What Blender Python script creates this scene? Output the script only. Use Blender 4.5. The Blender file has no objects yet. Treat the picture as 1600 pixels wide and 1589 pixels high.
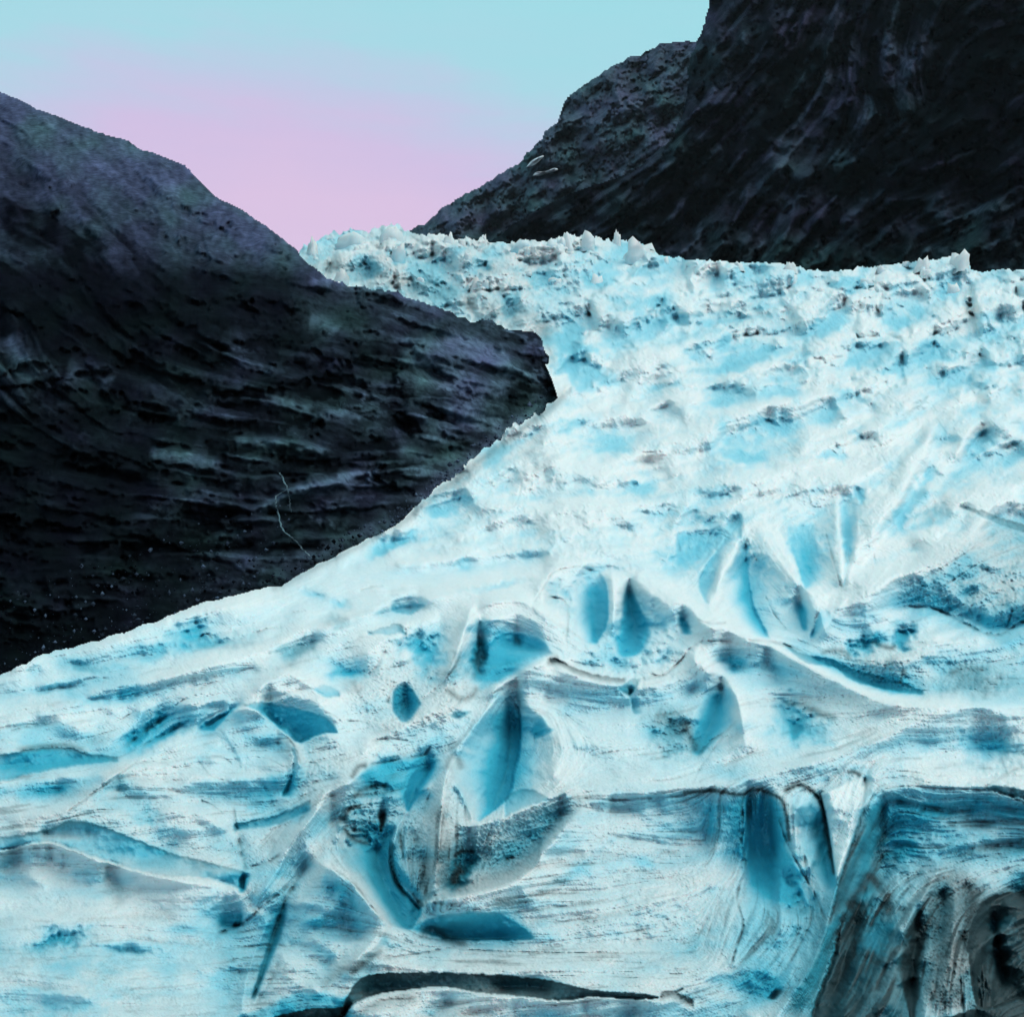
import bpy, math, random
import numpy as np

# ------------------------------------------------------------------ camera, sky, sun, exposure
sc = bpy.context.scene
F = 1689.0                      # focal length in photograph pixels (1600 wide)
CX, CY = 800.0, 794.5
PITCH = math.atan((950.0 - CY) / F)
CAMZ = 0.0
cam_d = bpy.data.cameras.new('camera')
cam = bpy.data.objects.new('camera', cam_d)
sc.collection.objects.link(cam)
cam_d.sensor_width = 36.0
cam_d.lens = 36.0 * F / 1600.0
cam_d.clip_start = 0.5
cam_d.clip_end = 40000.0
cam.location = (0, 0, CAMZ)
cam.rotation_euler = (math.pi / 2 + PITCH, 0, 0)
sc.camera = cam

SUN_EL, SUN_AZ = math.radians(52), math.radians(112)   # azimuth measured from +Y (view direction) towards +X
wd = bpy.data.worlds.new('World')
sc.world = wd
wd.use_nodes = True
nt = wd.node_tree
for n in list(nt.nodes):
    nt.nodes.remove(n)
out = nt.nodes.new('ShaderNodeOutputWorld')
bg = nt.nodes.new('ShaderNodeBackground')
sky = nt.nodes.new('ShaderNodeTexSky')
sky.sky_type = 'NISHITA'
sky.sun_disc = False
sky.sun_elevation = SUN_EL
sky.sun_rotation = SUN_AZ
tc = nt.nodes.new('ShaderNodeTexCoord')
sep = nt.nodes.new('ShaderNodeSeparateXYZ')
ramp = nt.nodes.new('ShaderNodeValToRGB')
skn = nt.nodes.new('ShaderNodeTexNoise')
skn.inputs['Scale'].default_value = 3.4
skn.inputs['Detail'].default_value = 6.0
skm = nt.nodes.new('ShaderNodeMath'); skm.operation = 'MULTIPLY_ADD'
skm.inputs[1].default_value = 0.15
ska = nt.nodes.new('ShaderNodeMath'); ska.operation = 'SUBTRACT'; ska.inputs[1].default_value = 0.075


def s2l(c):
    return tuple(((x / 255.0) / 12.92 if x / 255.0 <= 0.04045 else ((x / 255.0 + 0.055) / 1.055) ** 2.4) for x in c)


cr = ramp.color_ramp
stops = [(0.0, (232, 206, 232)), (0.345, (228, 200, 233)), (0.405, (218, 198, 234)), (0.445, (200, 208, 236)),
         (0.49, (174, 224, 236)), (0.56, (162, 228, 236)), (1.0, (170, 224, 234))]
cr.elements[0].position = 0.0
cr.elements[1].position = 1.0
while len(cr.elements) < len(stops):
    cr.elements.new(0.5)
for e, (p, c) in zip(cr.elements, stops):
    e.position = p
    e.color = (*s2l(c), 1)
smul = nt.nodes.new('ShaderNodeMixRGB')
smul.blend_type = 'MULTIPLY'
smul.inputs[0].default_value = 1.0
smul.inputs[2].default_value = (0.09, 0.09, 0.09, 1)
mixs = nt.nodes.new('ShaderNodeMixRGB')
mixs.inputs[0].default_value = 0.10
L = nt.links.new
L(tc.outputs['Generated'], sep.inputs[0])
L(tc.outputs['Generated'], skn.inputs['Vector'])
L(skn.outputs[0], skm.inputs[0])
gx1 = nt.nodes.new('ShaderNodeMath'); gx1.operation = 'ADD'; gx1.inputs[1].default_value = 0.13
gx2 = nt.nodes.new('ShaderNodeMath'); gx2.operation = 'MULTIPLY'
gx3 = nt.nodes.new('ShaderNodeMath'); gx3.operation = 'MULTIPLY_ADD'; gx3.inputs[1].default_value = 0.75
L(sep.outputs['X'], gx1.inputs[0])
L(gx1.outputs[0], gx2.inputs[0]); L(gx1.outputs[0], gx2.inputs[1])
L(gx2.outputs[0], gx3.inputs[0]); L(sep.outputs['Z'], gx3.inputs[2])
L(gx3.outputs[0], ska.inputs[0])
L(ska.outputs[0], skm.inputs[2])
smp = nt.nodes.new('ShaderNodeMapping')
smp.inputs['Scale'].default_value = (3.0, 3.0, 26.0)
smp.inputs['Rotation'].default_value = (0.0, 0.10, 0.0)
sk2 = nt.nodes.new('ShaderNodeTexNoise')
sk2.inputs['Scale'].default_value = 2.2
sk2.inputs['Detail'].default_value = 7.0
sk2.inputs['Roughness'].default_value = 0.6
sk3 = nt.nodes.new('ShaderNodeMath'); sk3.operation = 'MULTIPLY_ADD'; sk3.inputs[1].default_value = 0.06
sk4 = nt.nodes.new('ShaderNodeMath'); sk4.operation = 'SUBTRACT'; sk4.inputs[1].default_value = 0.03
L(tc.outputs['Generated'], smp.inputs['Vector'])
L(smp.outputs[0], sk2.inputs['Vector'])
L(sk2.outputs[0], sk3.inputs[0]); L(skm.outputs[0], sk4.inputs[0]); L(sk4.outputs[0], sk3.inputs[2])
L(sk3.outputs[0], ramp.inputs[0])
L(sky.outputs[0], smul.inputs[1])
L(ramp.outputs[0], mixs.inputs[1])
L(smul.outputs[0], mixs.inputs[2])
L(mixs.outputs[0], bg.inputs[0])
bg.inputs[1].default_value = 0.85
L(bg.outputs[0], out.inputs[0])

sun_d = bpy.data.lights.new('sun', 'SUN')
sun = bpy.data.objects.new('sun', sun_d)
sc.collection.objects.link(sun)
sun_d.energy = 1.5
sun_d.angle = math.radians(55)
sun_d.color = (1.0, 0.95, 0.88)
sun.rotation_euler = (math.pi / 2 - SUN_EL, 0, math.pi - SUN_AZ)
sun.location = (0, 0, 300)

sc.view_settings.view_transform = 'Standard'
sc.view_settings.look = 'None'
sc.view_settings.exposure = 0.27
sc.view_settings.gamma = 1.0
sc.cycles.use_denoising = True
sc.cycles.max_bounces = 5
sc.cycles.diffuse_bounces = 3
sc.cycles.glossy_bounces = 1
sc.cycles.volume_bounces = 0
sc.cycles.use_adaptive_sampling = True
sc.cycles.adaptive_threshold = 0.025

# ------------------------------------------------------------------ helpers
rng = np.random.default_rng(7)
random.seed(7)
_perm = rng.permutation(4096).astype(np.int32)
_rv = rng.random(4096).astype(np.float32)
_ga = rng.random(4096) * 2 * np.pi
_gx, _gy = np.cos(_ga).astype(np.float32), np.sin(_ga).astype(np.float32)


def perlin(x, y, seed=0):
    x = np.asarray(x, np.float32) + seed * 17.31
    y = np.asarray(y, np.float32) + seed * 9.77
    xi, yi = np.floor(x).astype(np.int32), np.floor(y).astype(np.int32)
    xf, yf = x - xi.astype(np.float32), y - yi.astype(np.float32)
    u_, v_ = xf * xf * xf * (xf * (xf * 6 - 15) + 10), yf * yf * yf * (yf * (yf * 6 - 15) + 10)

    p0 = np.take(_perm, (xi + seed * 131) & 4095) + yi
    p1 = np.take(_perm, (xi + 1 + seed * 131) & 4095) + yi

    def g(p, dx, dy):
        h = np.take(_perm, p & 4095)
        return np.take(_gx, h) * dx + np.take(_gy, h) * dy
    a = g(p0, xf, yf)
    b = g(p1, xf - 1, yf)
    c = g(p0 + 1, xf, yf - 1)
    d = g(p1 + 1, xf - 1, yf - 1)
    ab = a + (b - a) * u_
    return (ab + (c + (d - c) * u_ - ab) * v_) * np.float32(1.5)


def fbm(x, y, seed=0, octs=4, gain=0.5, lac=2.03):
    s, a, t = 0, 1.0, 0.0
    for o in range(octs):
        s = s + a * perlin(x, y, seed + o * 3)
        t += a
        a *= gain
        x, y = x * lac, y * lac
    return s / t


def ridged(x, y, seed=0, octs=4, gain=0.55, lac=2.07):
    s, a, t = 0, 1.0, 0.0
    for o in range(octs):
        s = s + a * (1 - 2 * np.abs(perlin(x, y, seed + o * 3)))
        t += a
        a *= gain
        x, y = x * lac, y * lac
    return s / t


def voronoi(x, y, seed=0, jit=0.9):
    """nearest and second distance, offset to the centre and three random numbers of the cell"""
    xi, yi = np.floor(x).astype(np.int32), np.floor(y).astype(np.int32)
    f1 = np.full(x.shape, 9.0, np.float32); f2 = f1.copy()
    ox = np.zeros_like(f1); oy = np.zeros_like(f1); cid = np.zeros(x.shape, np.int32)
    for dx in (-1, 0, 1):
        for dy in (-1, 0, 1):
            h = _perm[(_perm[(xi + dx + seed * 37) & 4095] + yi + dy + seed * 11) & 4095]
            px = xi + dx + 0.5 + jit * (_rv[h] - 0.5) - x
            py = yi + dy + 0.5 + jit * (_rv[(h + 911) & 4095] - 0.5) - y
            d = np.sqrt(px * px + py * py)
            m = d < f1
            f2 = np.where(m, f1, np.minimum(f2, d))
            ox = np.where(m, px, ox); oy = np.where(m, py, oy); cid = np.where(m, h, cid)
            f1 = np.where(m, d, f1)
    return f1, f2, ox, oy, _rv[(cid + 17) & 4095], _rv[(cid + 333) & 4095], _rv[(cid + 777) & 4095]


def sst(a, b, x):
    t = np.clip((x - a) / (b - a), 0, 1)
    return t * t * (3 - 2 * t)


def blur(a, n=1):
    for _ in range(n):
        a = np.pad(a, 1, mode='edge')
        a = (a[:-2] + 2 * a[1:-1] + a[2:]) * 0.25
        a = (a[:, :-2] + 2 * a[:, 1:-1] + a[:, 2:]) * 0.25
    return a


def gauss(a, sig):
    """gaussian blur by FFT"""
    p = int(sig * 3) + 1
    a = np.pad(a, p, mode='reflect')
    ky = np.fft.fftfreq(a.shape[0])[:, None]
    kx = np.fft.rfftfreq(a.shape[1])[None, :]
    f = np.fft.rfft2(a) * np.exp(-2 * (np.pi * sig) ** 2 * (kx * kx + ky * ky))
    return np.fft.irfft2(f, a.shape)[p:-p, p:-p].astype(np.float32)


def smooth_poly(pts, n=6):
    """Catmull-Rom resample of a list of points."""
    p = np.array(pts, float)
    if len(p) < 3:
        return p
    q = np.vstack([2 * p[0] - p[1], p, 2 * p[-1] - p[-2]])
    o = []
    for i in range(1, len(q) - 2):
        for t in np.linspace(0, 1, n, endpoint=False):
            o.append(0.5 * ((2 * q[i]) + (-q[i - 1] + q[i + 1]) * t + (2 * q[i - 1] - 5 * q[i] + 4 * q[i + 1] - q[i + 2]) * t * t
                            + (-q[i - 1] + 3 * q[i] - 3 * q[i + 1] + q[i + 2]) * t ** 3))
    o.append(p[-1])
    return np.array(o)


def ray_pts(u, v, d):
    """world points at depth d along the view axis through photograph position (u, v)"""
    x = (u - CX) / F * d
    yc = -(v - CY) / F * d
    cp, sp = math.cos(PITCH), math.sin(PITCH)
    return np.stack([x, d * cp - yc * sp, yc * cp + d * sp + CAMZ], -1)


class Sheet:
    """A piece of terrain surveyed on a regular grid of sight lines: depth field plus attribute fields."""

    def __init__(s, u0, u1, v0, v1, step):
        s.u = np.arange(u0, u1 + step, step, dtype=np.float32)
        s.v = np.arange(v0, v1 + step, step, dtype=np.float32)
        s.step, s.u0, s.v0 = step, u0, v0
        s.U, s.V = np.meshgrid(s.u, s.v)
        s.Dc = np.zeros_like(s.U)     # fine cracks, added last
        s.D = np.zeros_like(s.U)      # depth relief in pixel equivalents, + is farther
        s.H = np.zeros_like(s.U)      # upward displacement in pixel equivalents
        s.attr = {}

    def field(s, name, val=0.0):
        s.attr[name] = np.full_like(s.U, val)
        return s.attr[name]

    def win(s, x0, x1, y0, y1):
        i0 = int(np.clip((x0 - s.u0) / s.step, 0, len(s.u)))
        i1 = int(np.clip((x1 - s.u0) / s.step + 2, 0, len(s.u)))
        j0 = int(np.clip((y0 - s.v0) / s.step, 0, len(s.v)))
        j1 = int(np.clip((y1 - s.v0) / s.step + 2, 0, len(s.v)))
        return (slice(j0, j1), slice(i0, i1))

    def line(s, pts, r):
        """window, unsigned distance, side (+1 right of travel), position 0..1 along"""
        p = smooth_poly(pts)
        w = s.win(p[:, 0].min() - r, p[:, 0].max() + r, p[:, 1].min() - r, p[:, 1].max() + r)
        X, Y = s.U[w], s.V[w]
        best = np.full(X.shape, 1e9, np.float32)
        side = np.zeros_like(best)
        tt = np.zeros_like(best)
        seg = np.hypot(*(p[1:] - p[:-1]).T)
        cum = np.concatenate([[0], np.cumsum(seg)])
        for i in range(len(p) - 1):
            ax, ay = p[i]
            dx, dy = p[i + 1] - p[i]
            l2 = dx * dx + dy * dy + 1e-9
            t = np.clip(((X - ax) * dx + (Y - ay) * dy) / l2, 0, 1)
            ex, ey = X - ax - t * dx, Y - ay - t * dy
            d2 = ex * ex + ey * ey
            m = d2 < best
            best = np.where(m, d2, best)
            side = np.where(m, np.sign(dx * ey - dy * ex), side)
            tt = np.where(m, (cum[i] + t * seg[i]) / cum[-1], tt)
        return w, np.sqrt(best), side, tt

    def poly(s, pts, r):
        """window and signed distance (+ inside) of a closed outline"""
        p = smooth_poly(list(pts) + [pts[0]], 4)
        w = s.win(p[:, 0].min() - r, p[:, 0].max() + r, p[:, 1].min() - r, p[:, 1].max() + r)
        X, Y = s.U[w], s.V[w]
        best = np.full(X.shape, 1e9, np.float32)
        ins = np.zeros(X.shape, bool)
        for i in range(len(p) - 1):
            ax, ay = p[i]
            bx, by = p[i + 1]
            dx, dy = bx - ax, by - ay
            l2 = dx * dx + dy * dy + 1e-9
            t = np.clip(((X - ax) * dx + (Y - ay) * dy) / l2, 0, 1)
            best = np.minimum(best, (X - ax - t * dx) ** 2 + (Y - ay - t * dy) ** 2)
            if by != ay:
                c = ((ay > Y) != (by > Y)) & (X < (bx - ax) * (Y - ay) / (by - ay) + ax)
                ins ^= c
        return w, np.where(ins, 1, -1) * np.sqrt(best)

    # ---- painting into an attribute
    def dab(s, name, x, y, rx, ry, ang=0, val=0.5, p=1.0):
        r = max(rx, ry) * 2.4
        w = s.win(x - r, x + r, y - r, y + r)
        a = math.radians(ang)
        X, Y = s.U[w] - x, s.V[w] - y
        k, k2 = 0.38 * min(rx, ry), 0.75 * min(rx, ry)
        X = X + k * s.warpx[w] + k2 * s.wx2[w]
        Y = Y + k * s.warpy[w] + k2 * s.wy2[w]
        A, B = (X * math.cos(a) + Y * math.sin(a)) / rx, (-X * math.sin(a) + Y * math.cos(a)) / ry
        s.attr[name][w] += val * np.exp(-(A * A + B * B) ** p)

    def stroke(s, name, pts, wd_, val, taper=True):
        w, d, sd, t = s.line(pts, wd_ * 3)
        k = np.exp(-(d / wd_) ** 2)
        if taper:
            k = k * sst(0, 0.12, t) * sst(0, 0.12, 1 - t)
        s.attr[name][w] += val * k

    def wash(s, name, pts, val, feather=10):
        w, d = s.poly(pts, feather * 2)
        s.attr[name][w] += val * sst(-feather, feather, d)

    # ---- relief
    def hollow(s, x, y, rx, ry, ang=0, amp=20, p=1.0, blue=0.0, dirt=0.0):
        r = max(rx, ry) * 2.4
        w = s.win(x - r, x + r, y - r, y + r)
        a = math.radians(ang)
        X, Y = s.U[w] - x, s.V[w] - y
        k, k2 = 0.38 * min(rx, ry), 0.75 * min(rx, ry)
        X = X + k * s.warpx[w] + k2 * s.wx2[w]
        Y = Y + k * s.warpy[w] + k2 * s.wy2[w]
        A, B = (X * math.cos(a) + Y * math.sin(a)) / rx, (-X * math.sin(a) + Y * math.cos(a)) / ry
        e = np.exp(-(A * A + B * B) ** p)
        s.D[w] += amp * s.boost * e
        if blue:
            s.attr['blue'][w] += blue * e
        if dirt:
            s.attr['dirt'][w] += dirt * e

    def ridge(s, pts, amp, wl, wr=None, pw=1.0, taper=0.15, blue=0.0, dirt=0.0):
        """crest (amp<0 comes towards the viewer); wl / wr are the widths left / right of travel"""
        wr = wr or wl
        w, d, sd, t = s.line(pts, 3.5 * max(wl, wr))
        ww = np.where(sd > 0, wr, wl)
        k = np.exp(-(d / ww) ** pw)
        if taper:
            k = k * sst(0, taper, t) * sst(0, taper, 1 - t)
        s.D[w] += amp * s.boost * k
        if blue:
            s.attr['blue'][w] += blue * k
        if dirt:
            s.attr['dirt'][w] += dirt * k

    def crack(s, pts, wd_=2.0, amp=10, dirt=0.8):
        w, d, sd, t = s.line(pts, wd_ * 4)
        k = np.exp(-(d / (wd_ * (0.6 + 0.6 * np.abs(s.warpx[w])))) ** 2) * sst(0, 0.08, t) * sst(0, 0.08, 1 - t)
        k = k * (0.35 + 0.65 * sst(-0.6, 0.5, s.wx2[w]))
        s.Dc[w] += amp * k
        s.attr['dirt'][w] += 0.62 * dirt * k

    def crev(s, top, bot, g=1.0, lip=4.0, blue=0.5, dirt=0.1, deep=0.0, dtop=0.0):
        """open crevasse: far wall stands between the top and bottom outlines, near lip hides its foot"""
        a, b = smooth_poly(top), smooth_poly(bot)
        w = s.win(min(a[0, 0], b[0, 0]), max(a[-1, 0], b[-1, 0]), a[:, 1].min() - 12, b[:, 1].max() + 4)
        X, Y = s.U[w], s.V[w]
        ta = np.interp(X, a[:, 0], a[:, 1]) + 1.6 * s.warpy[w]
        tb = np.interp(X, b[:, 0], b[:, 1]) + 1.0 * s.warpx[w]
        h = np.maximum(tb - ta, 0.01)
        f = (Y - ta) / h
        ins = (f > 0) & (f < 1) & (h > 1.5)
        sd = np.maximum(Y - ta, 0)
        s.D[w] += np.where(ins, min(g, 1.6) * 0.66 * s.G[w] * sd + 0.5 * deep * f, 0)
        s.D[w] -= np.where((Y <= ta) & (Y > ta - 12) & (h > 1.5), 0.5 * lip * np.exp(-(ta - Y) / 4), 0)
        s.D[w] -= np.where(ins, 0.5 * lip * np.exp(-sd / 3), 0)
        k = np.where(ins, 1.0, 0.0)
        s.attr['blue'][w] += blue * k * (0.55 + 0.45 * np.clip(f, 0, 1))
        s.attr['dirt'][w] += k * (dirt + dtop * np.exp(-sd / 5.0))  # wall shade painted in, more under the lip
        s.calm[w] = np.maximum(s.calm[w], k)
        s.crevm[w] = np.maximum(s.crevm[w], k)

    def cliff(s, top, h, fade, g=0.9, taper=30, blue=0.0, dirt=0.0, taper_r=None):
        a = smooth_poly(top)
        w = s.win(a[0, 0], a[-1, 0], a[:, 1].min() - 4, a[:, 1].max() + h + fade)
        X, Y = s.U[w], s.V[w]
        ta = np.interp(X, a[:, 0], a[:, 1]) + 1.5 * s.warpy[w]
        sd = Y - ta
        k = sst(0, taper, X - a[0, 0]) * sst(0, taper_r or taper, a[-1, 0] - X)
        k = k * (1 - sst(0.6 * h, h + fade, sd)) * (sd > 0)
        s.D[w] += 0.8 * g * s.G[w] * h * (1 - np.exp(-np.maximum(sd, 0) / h)) * k
        s.attr['blue'][w] += blue * k * sst(0, 10, sd)
        s.attr['dirt'][w] += dirt * k

    def hpit(s, left, right, amp, p=1.5, deep='r', tt=14, tb=2, blue=0.8, q=1.0, dirt=0.0, base=0.0, grey=0.0):
        """hole read row by row between a left and a right outline; depth grows towards 'deep'"""
        a, b = smooth_poly(left), smooth_poly(right)
        y0, y1 = max(a[0, 1], b[0, 1]), min(a[-1, 1], b[-1, 1])
        w = s.win(min(a[:, 0].min(), b[:, 0].min()) - 3, max(a[:, 0].max(), b[:, 0].max()) + 3, y0 - 2, y1 + 2)
        X, Y = s.U[w], s.V[w]
        lx = np.interp(Y, a[:, 1], a[:, 0]) + 1.3 * s.warpx[w]
        rx = np.interp(Y, b[:, 1], b[:, 0]) + 1.3 * s.warpy[w]
        f = (X - lx) / np.maximum(rx - lx, 0.01)
        ins = (f > 0) & (f < 1) & (Y > y0) & (Y < y1)
        f = np.clip(f, 0, 1)
        if deep == 'l':
            f = 1 - f
        elif deep == 'c':
            f = np.sin(np.pi * f)
        k = np.where(ins, sst(0, 2.0 * tt, Y - y0) * sst(0, tb, y1 - Y), 0)
        xs = np.concatenate([a[:, 0], b[:, 0]])
        s.hollow((xs.min() + xs.max()) / 2, (y0 + y1) / 2, 0.75 * (xs.max() - xs.min()) + 5, 0.62 * (y1 - y0) + 4, 0, 0.08 * abs(amp), 1.0, 0.06 * blue)
        s.D[w] += 0.62 * amp * (base + (1 - base) * f ** p) * k
        s.attr['blue'][w] += blue * (f ** q) * k * (0.35 + 0.65 * sst(0.0, 0.55, (Y - y0) / max(y1 - y0, 1)))
        s.attr['dirt'][w] += (dirt * f ** q + grey * (1 - f)) * k  # shade inside the hole painted in
        s.calm[w] = np.maximum(s.calm[w], k * 0.9)

    def crests(s, curves, c=3, screen=0.0006, sig=2.0):
        """height field stretched like a skin between crest lines (+) and trough lines (-)"""
        sh = s.U[::c, ::c].shape
        val = np.zeros(sh, np.float32)
        fix = np.zeros(sh, bool)
        st = s.step * c
        for h, pts in curves:
            p = smooth_poly(pts, 8 if len(pts) < 8 else 2)
            q = []
            for a, b in zip(p[:-1], p[1:]):
                n = max(2, int(np.hypot(*(b - a)) / st * 2))
                q.append(a + (b - a) * np.linspace(0, 1, n)[:, None])
            q = np.vstack(q)
            t = np.linspace(0, 1, len(q))
            hh = h * (0.45 + 0.55 * np.clip(np.minimum(t, 1 - t) * 5, 0, 1))
            i = np.round((q[:, 0] - s.u0) / st).astype(int)
            j = np.round((q[:, 1] - s.v0) / st).astype(int)
            ok = (i >= 0) & (i < sh[1]) & (j >= 0) & (j < sh[0])
            val[j[ok], i[ok]] = hh[ok]
            fix[j[ok], i[ok]] = True
        lv = []
        v_, f_ = val, fix
        while min(v_.shape) > 24:
            lv.append((v_, f_))
            H2, W2 = v_.shape[0] // 2, v_.shape[1] // 2
            vb = (v_ * f_)[:H2 * 2, :W2 * 2].reshape(H2, 2, W2, 2).sum((1, 3))
            nb = f_[:H2 * 2, :W2 * 2].reshape(H2, 2, W2, 2).sum((1, 3))
            v_, f_ = vb / np.maximum(nb, 1), nb > 0
        cur = np.zeros_like(v_)
        lv.append((v_, f_))
        for k, (v_, f_) in enumerate(reversed(lv)):
            if cur.shape != v_.shape:
                jj = np.minimum(np.arange(v_.shape[0]) // 2, cur.shape[0] - 1)
                ii = np.minimum(np.arange(v_.shape[1]) // 2, cur.shape[1] - 1)
                cur = cur[jj][:, ii]
            lev = len(lv) - 1 - k
            m = 1.0 / (4.0 + screen * 4 ** lev * 16)
            for _ in range(110):
                cur = np.where(f_, v_, cur)
                p = np.pad(cur, 1, mode='edge')
                cur = (p[:-2, 1:-1] + p[2:, 1:-1] + p[1:-1, :-2] + p[1:-1, 2:]) * m
            cur = np.where(f_, v_, cur)
        jj = np.clip(np.arange(s.U.shape[0]) / c, 0, sh[0] - 1.001)
        ii = np.clip(np.arange(s.U.shape[1]) / c, 0, sh[1] - 1.001)
        j0, i0 = jj.astype(int), ii.astype(int)
        fj, fi = (jj - j0)[:, None].astype(np.float32), (ii - i0)[None, :].astype(np.float32)
        a = cur[j0] * (1 - fj) + cur[j0 + 1] * fj
        return gauss(a[:, i0] * (1 - fi) + a[:, i0 + 1] * fi, sig)

    def scatter(s, tries, seed, length, spacing, height, occ_lines=(), occ_polys=(), mask=None, straight=0.0, bend=0.0, cell=3.0, ang=None):
        """random crest and trough lines following the flow, kept apart from each other and from the given lines"""
        r = np.random.default_rng(seed)
        W_ = int((s.u[-1] - s.u0) / cell) + 2
        H_ = int((s.v[-1] - s.v0) / cell) + 2
        occ = np.zeros((H_, W_), bool)

        def mark(x, y, rad):
            i0, i1 = int((x - rad - s.u0) / cell), int((x + rad - s.u0) / cell) + 1
            j0, j1 = int((y - rad - s.v0) / cell), int((y + rad - s.v0) / cell) + 1
            occ[max(j0, 0):max(j1, 0), max(i0, 0):max(i1, 0)] = True

        for h, pts in occ_lines:
            p = smooth_poly(pts, 10)
            for x, y in p:
                mark(x, y, 9.0 if y < 850 else 14.0)
        for pts in occ_polys:
            w, d = s.poly(pts, 2)
            st = max(1, int(cell / s.step))
            yy, xx = np.nonzero(d[::st, ::st] > 0)
            occ[np.clip(((s.V[w][::st, ::st][yy, xx] - s.v0) / cell).astype(int), 0, H_ - 1), np.clip(((s.U[w][::st, ::st][yy, xx] - s.u0) / cell).astype(int), 0, W_ - 1)] = True
        out = []
        for _ in range(tries):
            x0 = s.u0 + r.random() * (s.u[-1] - s.u0)
            y0 = s.v0 + r.random() * (s.v[-1] - s.v0)
            j, i = int((y0 - s.v0) / s.step), int((x0 - s.u0) / s.step)
            if mask is not None and not mask[min(j, mask.shape[0] - 1), min(i, mask.shape[1] - 1)]:
                continue
            if occ[int((y0 - s.v0) / cell), int((x0 - s.u0) / cell)]:
                continue
            ln, sp, ht = length(x0, y0, r), spacing(x0, y0), height(x0, y0, r)
            rot = bend * (r.random() - 0.5) * 2
            line = [(x0, y0)]
            base = None if ang is None else ang(x0, y0, r)
            for sg in (1, -1):
                x, y = x0, y0
                half = []
                n = max(2, int(ln / 2 / 5.0))
                cr_ = (r.random() - 0.5) * 0.10
                for k in range(n):
                    j = min(max(int((y - s.v0) / s.step), 0), s.U.shape[0] - 1)
                    i = min(max(int((x - s.u0) / s.step), 0), s.U.shape[1] - 1)
                    if base is None:
                        fx, fy = float(s.fx[j, i]), float(s.fy[j, i])
                        a = math.atan2(fy, fx) + rot + cr_ * k
                    else:
                        a = base
                    x += sg * 5.0 * math.cos(a)
                    y += sg * 5.0 * math.sin(a)
                    jj, ii = int((y - s.v0) / cell), int((x - s.u0) / cell)
                    if not (0 <= jj < H_ and 0 <= ii < W_) or occ[jj, ii]:
                        break
                    half.append((x, y))
                line = line + half if sg == 1 else half[::-1] + line
            if len(line) < (3 if ln < 40 else 6):
                continue
            for x, y in line:
                mark(x, y, sp * (0.55 if len(line) > 3 else 0.4))
            out.append((ht, line))
        return out

    def setup(s, seed):
        s.warpx = fbm(s.U / 11.0, s.V / 11.0, seed, 3) * 2.0
        s.warpy = fbm(s.U / 11.0, s.V / 11.0, seed + 40, 3) * 2.0
        s.wx2 = fbm(s.U / 30.0, s.V / 24.0, seed + 60, 3) * 2.0
        s.wy2 = fbm(s.U / 30.0, s.V / 24.0, seed + 70, 3) * 2.0
        s.calm = np.zeros_like(s.U)
        s.crevm = np.zeros_like(s.U)
        s.boost = 1.0

    def flow(s, strokes, default=(1.0, 0.0), reach=90.0, coarse=8):
        """direction field from strokes, then line integral convolution of white noise: combed streaks"""
        P, Q = [], []
        for st in strokes:
            p = smooth_poly(st)
            m = (p[1:] + p[:-1]) / 2
            d = p[1:] - p[:-1]
            a = np.arctan2(d[:, 1], d[:, 0]) * 2
            keep = slice(0, None, 2)
            P.append(m[keep]); Q.append(np.stack([np.cos(a), np.sin(a)], -1)[keep])
        P, Q = np.vstack(P), np.vstack(Q)
        uc, vc = s.U[::coarse, ::coarse], s.V[::coarse, ::coarse]
        cx = np.full(uc.shape, 0.15 * default[0]); cy = np.full(uc.shape, 0.15 * default[1])
        for (px, py), (qx, qy) in zip(P, Q):
            wgt = 1.0 / (1.0 + (((uc - px) ** 2 + (vc - py) ** 2) / (reach * 0.25) ** 2)) ** 1.5
            cx += qx * wgt
            cy += qy * wgt
        jj = np.clip(np.arange(s.U.shape[0]) / coarse, 0, uc.shape[0] - 1.001)
        ii = np.clip(np.arange(s.U.shape[1]) / coarse, 0, uc.shape[1] - 1.001)

        def up(c):
            j0, i0 = jj.astype(int), ii.astype(int)
            fj, fi = (jj - j0)[:, None], (ii - i0)[None, :]
            return (c[j0][:, i0] * (1 - fj) * (1 - fi) + c[j0 + 1][:, i0] * fj * (1 - fi)
                    + c[j0][:, i0 + 1] * (1 - fj) * fi + c[j0 + 1][:, i0 + 1] * fj * fi)
        ang = 0.5 * np.arctan2(up(cy), up(cx)) + 0.25 * fbm(s.U / 70, s.V / 70, 71, 2)
        s.fx, s.fy = np.cos(ang).astype(np.float32), np.sin(ang).astype(np.float32)

    def lic(s, n, seed, sig=0.0, c=1):
        """streaks along the flow field: half length n cells, noise blurred by sig cells, cells of c grid steps"""
        r = np.random.default_rng(seed)
        fx, fy = s.fx[::c, ::c], s.fy[::c, ::c]
        H_, W_ = fx.shape
        base = r.standard_normal((H_, W_)).astype(np.float32)
        if sig > 0:
            base = gauss(base, sig)
        acc = base.copy()
        ii0, jj0 = np.meshgrid(np.arange(W_, dtype=np.float32), np.arange(H_, dtype=np.float32))
        for sg in (1, -1):
            x, y = ii0.copy(), jj0.copy()
            xi, yi = x.astype(np.int32), y.astype(np.int32)
            for _ in range(n):
                x += sg * fx[yi, xi]
                y += sg * fy[yi, xi]
                xi = np.clip(x + 0.5, 0, W_ - 1).astype(np.int32)
                yi = np.clip(y + 0.5, 0, H_ - 1).astype(np.int32)
                acc += base[yi, xi]
        acc /= acc.std()
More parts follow.
